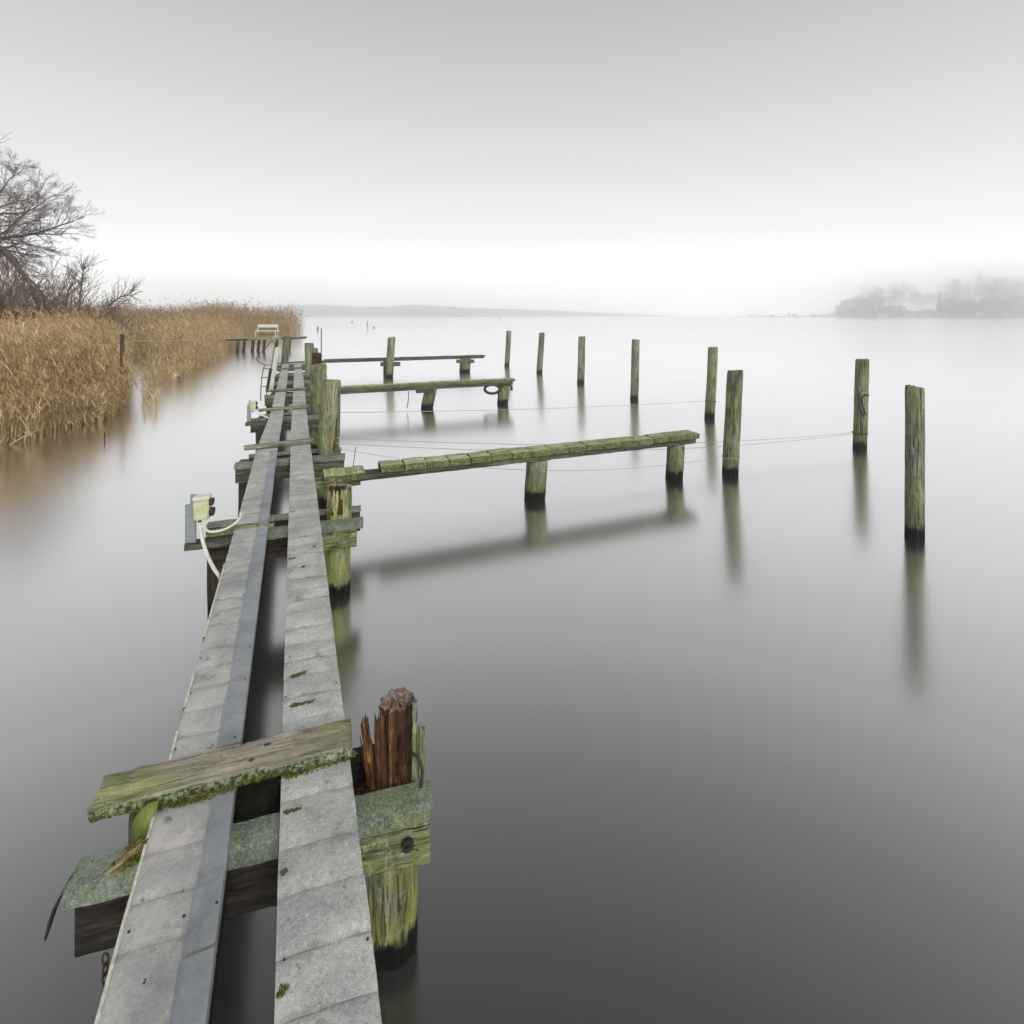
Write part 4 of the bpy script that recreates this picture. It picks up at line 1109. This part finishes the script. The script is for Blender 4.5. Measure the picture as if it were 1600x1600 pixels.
def grow(S, p, d, L, r, depth, rr, up=.05, spread=.6, rmin=.006, droop=0.0, nseg=5, kids=(3, 5), ratio=(.45, .7)):
    pts = [Vector(p)]; d = Vector(d).normalized(); r0 = r; seg = L / nseg
    for i in range(nseg):
        d = (d + Vector((rr.gauss(0, .13), rr.gauss(0, .13), rr.gauss(0, .10) + up - droop * (i / nseg)))).normalized()
        q = pts[-1] + d * seg; r1 = max(rmin, r0 * (1 - .62 * (i + 1) / nseg)); S.add(pts[-1], q, max(rmin, r0 * (1 - .62 * i / nseg)), r1); pts.append(q)
        if depth > 0 and i >= 1:
            for _ in range(1 if rr.random() < .75 else 2):
                ax = Vector((rr.gauss(0, 1), rr.gauss(0, 1), rr.gauss(0, 1))); ax = (ax - ax.dot(d) * d).normalized()
                nd = (d + ax * spread * rr.uniform(.6, 1.4)).normalized()
                grow(S, q, nd, L * rr.uniform(*ratio), max(rmin, r1 * .6), depth - 1, rr, up, spread, rmin, droop, max(3, nseg - 1), kids, ratio)
    if depth > 0:
        for _ in range(2):
            ax = Vector((rr.gauss(0, 1), rr.gauss(0, 1), rr.gauss(0, 1)))
            grow(S, pts[-1], (d + ax.normalized() * spread * .5).normalized(), L * rr.uniform(*ratio), max(rmin, r0 * .38), depth - 1, rr, up, spread, rmin, droop, max(3, nseg - 1), kids, ratio)
def limb(S, pts, r0, r1, rr, depth=2, L=1.6, spread=.75, every=1, rmin=.008, up=.02):
    pts = spline([Vector(p) for p in pts], 4); n = len(pts)
    for i in range(n - 1):
        f = i / (n - 1); S.add(pts[i], pts[i + 1], r0 + (r1 - r0) * f, r0 + (r1 - r0) * (i + 1) / (n - 1))
        if i % every == 0 and i > 1:
            d = (pts[i + 1] - pts[i]).normalized()
            for _ in range(1 if i % 2 else 2):
                ax = Vector((rr.gauss(0, 1), rr.gauss(0, .6), rr.gauss(0, 1))); ax = (ax - ax.dot(d) * d).normalized()
                grow(S, pts[i], d + ax * spread, L * rr.uniform(.5, 1.1) * (1 - .35 * f), max(rmin, (r0 + (r1 - r0) * f) * .45), depth, rr, up, .6, rmin)
    grow(S, pts[-1], pts[-1] - pts[-3], L * .7, r1, depth, rr, up, .5, rmin)
TY = 27.0
tree = empty('bare_willow', 'large bare willow whose spreading branches reach in from the left edge', 'tree', tuple(D(-120, 540, TY)), 0)
tb = Vector(tree.location); tb.z = 0; tree.location = tb
def tp(px, py, dy=0.0):
    if px > 0: px *= .78
    if py < 480: py = 385 + (py - 385) * (.72 if py < 385 else .9)
    return D(px, py, TY + dy) - tb
trunk = Segs()
tpts = spline([tp(-120, 560), tp(-110, 500), tp(-95, 440), tp(-85, 390), tp(-80, 330), tp(-75, 260)], 4)
for i in range(len(tpts) - 1): trunk.add(tpts[i], tpts[i + 1], .50 - .36 * i / len(tpts), .50 - .36 * (i + 1) / len(tpts))
link('trunk', trunk.mesh('trunk', 10), M['bark'], tree)
S = Segs(); rr = random.Random(21)
LIMBS = [([(-85, 390), (-40, 372), (0, 367), (58, 359), (97, 348), (123, 338), (150, 329)], 0, .13, .022, 2, 1.3),
         ([(-90, 400), (-40, 385), (0, 388), (19, 401), (49, 434), (71, 453), (97, 479)], -1, .17, .03, 2, 1.3),
         ([(-90, 405), (-40, 390), (0, 395), (32, 421), (58, 452), (75, 480), (88, 500)], -.3, .13, .02, 2, 1.1),
         ([(-80, 340), (-30, 322), (0, 314), (45, 312), (75, 297), (94, 281)], .8, .10, .02, 2, 1.3),
         ([(-76, 300), (-30, 280), (0, 265), (19, 239), (34, 229)], .2, .07, .015, 2, 1.2),
         ([(-80, 380), (-30, 370), (0, 359), (32, 330), (55, 307), (70, 290)], -1.2, .09, .018, 2, 1.3),
         ([(-76, 290), (-30, 272), (0, 267), (36, 268)], 1.5, .06, .015, 2, 1.0),
         ([(58, 359), (85, 358), (107, 359), (140, 357), (158, 359)], 0, .05, .012, 1, .9),
         ([(0, 367), (19, 369), (30, 385), (42, 401), (60, 394), (81, 392), (114, 411)], .6, .05, .012, 2, .9),
         ([(-78, 320), (-40, 300), (-5, 300), (25, 290), (60, 280), (80, 262)], -.6, .07, .015, 2, 1.0),
         ([(0, 388), (30, 405), (45, 440), (52, 470), (55, 490)], .8, .05, .012, 2, .8),
         ([(-80, 350), (-30, 345), (10, 340), (50, 335), (80, 325), (105, 310)], 1.8, .06, .012, 2, 1.1),
         ([(-75, 260), (-60, 210), (-30, 190), (0, 200)], .6, .08, .015, 2, 1.4),
         ([(-95, 430), (-150, 380), (-220, 340), (-300, 330)], .5, .16, .03, 2, 2.0),
         ([(-85, 350), (-140, 280), (-190, 230), (-240, 190)], -.5, .14, .03, 2, 2.0),
         ([(-75, 260), (-90, 200), (-110, 140), (-120, 110)], 0, .12, .03, 2, 2.0)]
for pts, dy, r0, r1, dep, L in LIMBS: limb(S, [tp(a, b_, dy) for a, b_ in pts], r0, r1, rr, dep, L, rmin=.0048, every=2)
link('crown', S.mesh('crown', 3), M['twig'], tree)
print('willow segs', len(S.a))

def shrub(label, px, py, Y, H, stems, seed, mat='twig_brown', spread=.5, depth=2, name='bare_shrub', rmin=.008, group=None, lean=0.0, r=.035, ratio=(.4, .65)):
    loc = Vector(((px - 800) * Y / 830, Y, .2)); rr = random.Random(seed); S = Segs()
    for i in range(stems):
        d = Vector((rr.gauss(lean, spread), rr.gauss(0, spread), 1)).normalized()
        grow(S, (rr.gauss(0, H * .08), rr.gauss(0, H * .08), -.4), d, H * rr.uniform(.6, .95), r, depth, rr, .04, .55, rmin, 0, 6, ratio=ratio)
    root = link(name, S.mesh(name, 3), M[mat], loc=tuple(loc))
    return props(root, label, 'shrub', group)
GB = 'bare shrubs behind the near reed bed'
shrub('dense brown thicket at the left edge beneath the willow limbs', 5, 0, 25, 3.6, 26, 1, spread=.55, group=GB)
shrub('dense brown thicket just right of the one at the left edge', 38, 0, 26.5, 3.2, 22, 2, spread=.5, group=GB)
shrub('dense brown thicket cut off by the left edge of the picture', -40, 0, 24, 3.8, 24, 3, spread=.55, group=GB)
shrub('greyish low shrub between the brown thicket and the upright young tree', 85, 0, 27, 2.5, 11, 4, 'twig', .55, group=GB)
shrub('greyish twiggy shrub right behind the upright young tree', 150, 0, 31, 2.3, 14, 5, 'twig', .7, group=GB)
shrub('low greyish shrub where the far reeds begin', 185, 0, 34, 2.0, 10, 6, 'twig', .75, group=GB)
# upright young tree and the leaning one
def sapling(label, path, Y, r0, L, seed, mat='bark'):
    loc = D(path[0][0], path[0][1], Y); loc.z = .1
    S = Segs(); rr = random.Random(seed); T = Segs()
    pts = spline([D(a, b_, Y) - loc for a, b_ in path], 4); n = len(pts)
    for i in range(n - 1): T.add(pts[i], pts[i + 1], r0 * (1 - .8 * i / n), r0 * (1 - .8 * (i + 1) / n))
    for i in range(3, n):
        d = (pts[i] - pts[i - 1]).normalized()
        for _ in range(2):
            ax = Vector((rr.gauss(0, 1), rr.gauss(0, .6), rr.gauss(.3, 1))); ax = (ax - ax.dot(d) * d).normalized()
            grow(S, pts[i], d + ax * .9, L * rr.uniform(.4, 1.1), r0 * .35, 1, rr, .05, .6, .007)
    root = empty('bare_sapling', label, 'tree', tuple(loc))
    link('trunk', T.mesh('trunk', 7), M[mat], root); link('crown', S.mesh('crown', 3), M['twig'], root)
sapling('upright bare young tree standing in the reeds right of the willow', [(118, 530), (122, 490), (126, 455), (130, 425), (131, 420)], 27, .07, .65, 31)
sapling('bare young tree leaning far right over the reeds', [(140, 520), (150, 500), (168, 480), (188, 464), (205, 462)], 27, .075, .8, 32)
sapling('thin bare young tree left of the upright one', [(100, 520), (104, 480), (108, 450), (118, 440)], 28, .06, .8, 33)

# ------------------------------------------------------------------ footbridge and bench platform before the far reeds
fb = empty('footbridge', 'low plank footbridge on dark piles running along the far reeds', 'footbridge', (0, 0, 0))
FA = Vector((-22.6, 30.0, .90)); FB = Vector((-14.35, 37.2, .90)); v = FB - FA; ang = math.atan2(v.y, v.x); L = v.length
npl = 10
for i in range(npl):
    p = FA + v * (i / npl)
    link('deck_plank', sweep_board(L / npl - .02, .5, .05, .2, .004, .006, 200 + i, nt_=2), M['board'], fb, tuple(p), (0, 0, ang))
link('bearer', sweep_board(L, .08, .10, .5, .004, .006, 230, nt_=2), M['darkwood'], fb, (FA.x, FA.y - .15, .845), (0, 0, ang))
def onbridge(px):      # point of the bridge line seen at a photo column
    k = (px - 800) / 830; s = (k * FA.y - FA.x) / (v.x - k * v.y); return FA + v * s
for i, (px, off) in enumerate(((374, 0), (381, .2), (397, 0), (406, .0), (414.5, 0), (434, 0), (454, 0), (340, 0), (300, 0), (260, 0), (204, .2))):
    p = onbridge(px)
    link('pile', pole_mesh(.10 if i < 7 else .07, -.8, .79 if px != 204 else 1.9, .08, 0, n=14, seed=300 + i, dz=.12), M['pile_brown'], fb, (p.x, p.y - .25 + off, 0))
# widened platform and bench
pc = onbridge(417)
link('platform', sweep_board(1.75, 1.0, .14, .2, .004, .008, 401, nt_=3), M['board'], fb, (pc.x - .72, pc.y - .66, .905), (0, 0, R(3)))
bl = D(400, 527, pc.y - .2); br = D(432, 527, pc.y - .2); bw = br.x - bl.x
bench = empty('bench', 'small white bench on the far platform in front of the reeds', 'bench', (bl.x, pc.y - .15, .908), 0)
def bpart(nm, x0, x1, y0, y1, z0, z1, mat='white'): link(nm, mesh(nm, *boxvf(x0, x1, y0, y1, z0, z1)), M[mat], bench)
bpart('backrest', 0, bw, .18, .21, .66, .86); bpart('seat', .03, bw + .12, -.22, .16, .40, .46)
bpart('backrest_rail', .04, bw - .03, .185, .205, .52, .58, 'rod')
for x in (0, bw - .05): bpart('leg', x, x + .05, .16, .20, 0, .66); bpart('leg', x, x + .05, -.20, -.16, 0, .40)
bpart('foot_plate', bw - .22, bw + .16, -.2, .0, .0, .05); bpart('shelf', .1, bw - .1, -.1, .14, .18, .22, 'black')

# stakes and buoys far out
GT = 'thin stakes far out in the lake'
for px, yt, yb, r, lb in ((502, 513, 546, .035, 'thin tall stake rising behind the red stump'), (496.5, 510, 517, .10, 'short thick stake left of the thin tall one'), (574, 502, 513, .07, 'thin stake far out left of centre')):
    Y = 1992 / (yb - 492) ; props(link('stake', mesh('stake', *tube([D(px, yb + 40 / Y, Y), D(px, yt, Y)], r, 8), 60), M['pile_brown']), lb, 'stake', GT)
for px, yc, Y, r, lb in ((550, 499.5, 160, .38, 'small grey buoy far out above the middle side jetty'), (584, 511.5, 95, .22, 'tiny dark buoy right of the thin stake far out'), (780, 496, 330, .7, 'faint buoy far out above the tyre')):
    bm = bmesh.new(); bmesh.ops.create_uvsphere(bm, u_segments=14, v_segments=9, radius=r)
    for v_ in bm.verts: v_.co.z *= 1.25 if v_.co.z > 0 else .8
    me = bpy.data.meshes.new('buoy'); bm.to_mesh(me); bm.free()
    props(link('buoy', me, M['metal'], loc=((px - 800) * Y / 830, Y, r * .5)), lb, 'buoy')

# ------------------------------------------------------------------ far shores
HX = np.linspace(-520, 240, 90); V, F = [], []
for i, x in enumerate(HX):
    f = (x + 520) / 760
    h = (11.5 + 2.5 * noise.noise(Vector((x * .012, 3, 0))) + .9 * noise.noise(Vector((x * .09, 5, 0)))) * min(1, max(.02, (1 - f) * 2.0)) ** .8
    h *= 1.35; V += [(x, 720, -.4), (x, 728, h * .45), (x, 770, h), (x, 860, h * .9)]
for i in range(len(HX) - 1):
    for j in range(3): F.append((i * 4 + j, (i + 1) * 4 + j, (i + 1) * 4 + j + 1, i * 4 + j + 1))
props(link('hills', mesh('hills', V, F), M['far_soil']), 'long low wooded ridge barely visible in the mist on the left horizon', kind='structure')
# right shore: low spit and bank
YR = 540
KF = YR / 330
def FX(px, Y=YR): return (px - 800) * Y / 830
sh = [(1172, .12), (1200, .5), (1260, .6), (1310, .9), (1360, 1.3), (1420, 1.4), (1480, 1.5), (1560, 1.6), (1700, 1.8), (1900, 1.8)]
V, F = [], []
for i, (px, h) in enumerate(sh):
    y0 = YR - max(0, (px - 1300)) * .17
    V += [(FX(px), y0, -.5), (FX(px), y0 + 3, h), (FX(px) + 3, y0 + 40 + i * 8, h + .3), (FX(px) + 3, y0 + 60 + i * 10, -.5)]
for i in range(len(sh) - 1):
    for j in range(3): F.append((i * 4 + j, (i + 1) * 4 + j, (i + 1) * 4 + j + 1, i * 4 + j + 1))
props(link('far_bank', mesh('far_bank', V, F), M['far_soil']), 'thin low spit widening into the misty right-hand shore', kind='structure')
GF = 'misty trees on the far right shore'
def bare_far(label, px, top, Y, seed, r=.5, spread=.5, base=498):
    Y *= KF; r *= 1.3
    H = CAM_H + (492 - top) * Y / 830; rr = random.Random(seed); T, S = Segs(), Segs()
    T.add((0, 0, -.5), (0, 0, H * .22), r, r * .8)
    for k in range(6):
        d = Vector((rr.gauss(0, spread), rr.gauss(0, spread), 1))
        grow(S, (0, 0, H * rr.uniform(.12, .24)), d, H * rr.uniform(.38, .5), r * .4, 3, rr, .05, .55, .05, 0, 5, ratio=(.42, .62))
    root = empty('far_tree', label, 'tree', (FX(px, Y), Y, 1.0), 0, GF)
    link('trunk', T.mesh('trunk', 7), M['far_bare'], root); link('crown', S.mesh('crown', 3), M['far_bare'], root)
def leafy_far(label, px, top, Y, wpx, seed, n=2600, shape='round', cat='tree', mat='far_green'):
    Y *= KF
    H = CAM_H + (492 - top) * Y / 830; Wd = wpx * Y / 830 / 2; rg = np.random.default_rng(seed)
    q = rg.normal(0, 1, (n, 3)); q /= np.linalg.norm(q, axis=1)[:, None]; rad = rg.uniform(.45, 1, n) ** .5
    lob = 1 + .16 * np.sin(q[:, 0] * 5 + seed) + .14 * np.sin(q[:, 2] * 6 + q[:, 0] * 4)
    if shape == 'round': c = np.column_stack([q[:, 0] * Wd * rad * lob, q[:, 1] * Wd * rad, H * .53 + q[:, 2] * H * .49 * rad * lob])
    else:
        f = rg.random(n) ** 1.4; a = rg.uniform(0, 6.28, n); w_ = Wd * (1 - f) * (.75 + .35 * np.abs(np.sin(f * 24))) * rg.uniform(.4, 1, n)
        c = np.column_stack([np.cos(a) * w_, np.sin(a) * w_, H * (.06 + .94 * f)])
    s = rg.uniform(.35, .85, n)[:, None]; u = rg.normal(0, 1, (n, 3)); u /= np.linalg.norm(u, axis=1)[:, None]; v_ = np.cross(u, rg.normal(0, 1, (n, 3))); v_ /= np.linalg.norm(v_, axis=1)[:, None]
    V = np.stack([c - u * s, c - v_ * s * .7, c + u * s, c + v_ * s * .7], 1).reshape(-1, 3); F = np.arange(n * 4).reshape(-1, 4)
    root = empty('far_tree', label, cat, (FX(px, Y), Y, .6), 0, GF)
    T = Segs(); T.add((0, 0, -.5), (0, 0, H * .6), .35, .15)
    link('trunk', T.mesh('trunk', 6), M['far_bare'], root); link('crown', npmesh('crown', V, F), M[mat], root)
leafy_far('broad rounded misty tree at the left of the far right wood', 1338, 466, 328, 52, 1, 5000)
leafy_far('low misty bush at the left foot of the rounded tree', 1316, 480, 330, 20, 2, 1200)
leafy_far('misty rounded bush between the rounded tree and the tall bare one', 1366, 462, 332, 26, 3, 2200)
leafy_far('low misty bush beneath the tall bare tree', 1396, 478, 330, 34, 4, 2200)
leafy_far('pointed misty conifer standing alone between two woods', 1468, 455, 322, 13, 5, 2600, 'cone')
leafy_far('misty bush just right of the conifer', 1484, 466, 320, 24, 6, 2200)
leafy_far('wide misty hedge in the middle of the right wood', 1508, 470, 318, 40, 7, 3600)
leafy_far('misty dense tree near the right edge', 1552, 466, 312, 44, 8, 4400)
leafy_far('misty dense tree cut by the right edge', 1592, 462, 308, 46, 9, 4400)
leafy_far('low misty bush between the houses and the conifer', 1450, 484, 326, 16, 10, 900)
bare_far('tall spreading bare tree above the left wood', 1388, 434, 334, 41, .55)
bare_far('smaller bare tree right beside the tall spreading one', 1408, 446, 336, 42, .4)
bare_far('bare tree rising behind the rounded misty tree', 1372, 448, 336, 47, .4)
bare_far('small bare tree standing clear over the houses', 1438, 456, 330, 43, .3)
for k, (px, tp_) in enumerate(((1504, 438), (1518, 430), (1534, 440), (1549, 434), (1566, 436), (1582, 440), (1598, 432))):
    bare_far(['slim bare tree leftmost in the right-hand row', 'tallest bare tree in the right-hand row, second from its left', 'third bare tree of the right-hand row, slightly lower', 'fourth bare tree of the right-hand row', 'fifth bare tree of the right-hand row', 'lower bare tree last but one before the right edge', 'bare tree at the very right edge above the dense wood'][k], px, tp_, 326, 50 + k, .4, .4)
bare_far('slender bare tree beside the conifer', 1480, 456, 326, 60, .25, .3)
def house(label, px, Y, wd, dp, eave, ridge, rz, wins):
    Y *= KF; wd *= 1.35; dp *= 1.35; eave *= 1.2; ridge *= 1.3
    root = empty('far_house', label, 'house', (FX(px, Y), Y, 1.1), rz, 'misty houses on the far right shore')
    link('wall', mesh('wall', *boxvf(-wd / 2, wd / 2, -dp / 2, dp / 2, -.6, eave)), M['render_wall'], root)
    o = .4; V = [(-wd / 2 - o, -dp / 2 - o, eave - .1), (wd / 2 + o, -dp / 2 - o, eave - .1), (wd / 2 + o, dp / 2 + o, eave - .1), (-wd / 2 - o, dp / 2 + o, eave - .1), (-wd / 2 - o, 0, ridge), (wd / 2 + o, 0, ridge)]
    link('roof', mesh('roof', V, [(0, 1, 5, 4), (2, 3, 4, 5), (0, 4, 3), (1, 2, 5), (0, 3, 2, 1)]), M['roof'], root)
    for i in range(wins):
        x = -wd / 2 + wd * (i + .5) / wins
        wo = link('window', mesh('window', *boxvf(x - .6, x + .6, -dp / 2 - .06, -dp / 2 + .05, .9, 2.2)), M['white'], root)
        link('pane', mesh('pane', *boxvf(x - .48, x + .48, -dp / 2 - .09, -dp / 2 - .062, 1.0, 2.1)), M['glass'], wo)
house('low pale house with a long grey roof under the tall bare tree', 1424, 331, 14, 7, 2.3, 4.3, R(-8), 4)
house('small pale boathouse left of the low house', 1378, 326, 7, 5, 2.0, 3.2, 0, 2)
house('small pale house half hidden beside the lone bush, left of the conifer', 1442, 322, 6, 5, 2.6, 4.2, R(10), 2)
# pale roof left of the rounded tree, small landing stage at the tip of the spit
V = [(0, 0, 0), (16, 0, 0), (16, 5, 0), (0, 5, 0), (0, 0, .6), (16, 0, 3.2), (16, 5, 3.2), (0, 5, .6)]
props(link('boat_shed', mesh('boat_shed', V, [(0, 1, 5, 4), (1, 2, 6, 5), (2, 3, 7, 6), (3, 0, 4, 7), (4, 5, 6, 7), (3, 2, 1, 0)]), M['render_wall'], loc=(FX(1277), YR + 5, .9), scale=(1.4, 1.4, 1.3)), 'long low shed with a sloping roof at the start of the spit', 'shed')
ls = empty('landing_stage', 'tiny landing stage with a railing at the tip of the misty spit', 'landing stage', (FX(1167), YR, 0))
ls.scale = (1.4, 1.4, 1.4)
link('deck', mesh('deck', *boxvf(0, 12, -1, 1, .55, .85)), M['darkwood'], ls)
for x in (.4, 4, 7.6, 11.4): link('pile', mesh('pile', *boxvf(x - .12, x + .12, -.9, -.66, -.5, 1.95)), M['darkwood'], ls)
link('rail', mesh('rail', *boxvf(.2, 7.8, -.85, -.7, 1.96, 2.2)), M['darkwood'], ls)
for px, h, wd, lb in ((1205, 1.5, 3.0, 'small misty bush on the thin spit'), (1233, 2.4, 2.4, 'misty shrub halfway along the spit'), (1241, 2.2, 2.0, 'second misty shrub close beside the one halfway along the spit')):
    leafy_far(lb, px, 492 + (CAM_H - h * 1.3) * 830 / YR, 333, wd * 1.4 * 830 / YR, px, 350, cat='shrub')
props(link('signal_post', mesh('signal_post', *tube([(0, 0, 0), (0, 0, 5)], .12, 6), 40), M['far_bare'], loc=(FX(1191), YR + 4, .3), scale=(1.4, 1.4, 1.4)), 'thin post standing on the misty spit', 'post')
props(link('stack_of_boats', mesh('stack_of_boats', *join([boxvf(0, 2.2, 0, 1.2, .3, 2.2), boxvf(.2, 3.6, 0, 1, .3, 1.3)])), M['darkwood'], loc=(FX(1270), YR + 2, .5), scale=(1.4, 1.4, 1.4)), 'dark covered stack at the shore end of the spit', 'stack')
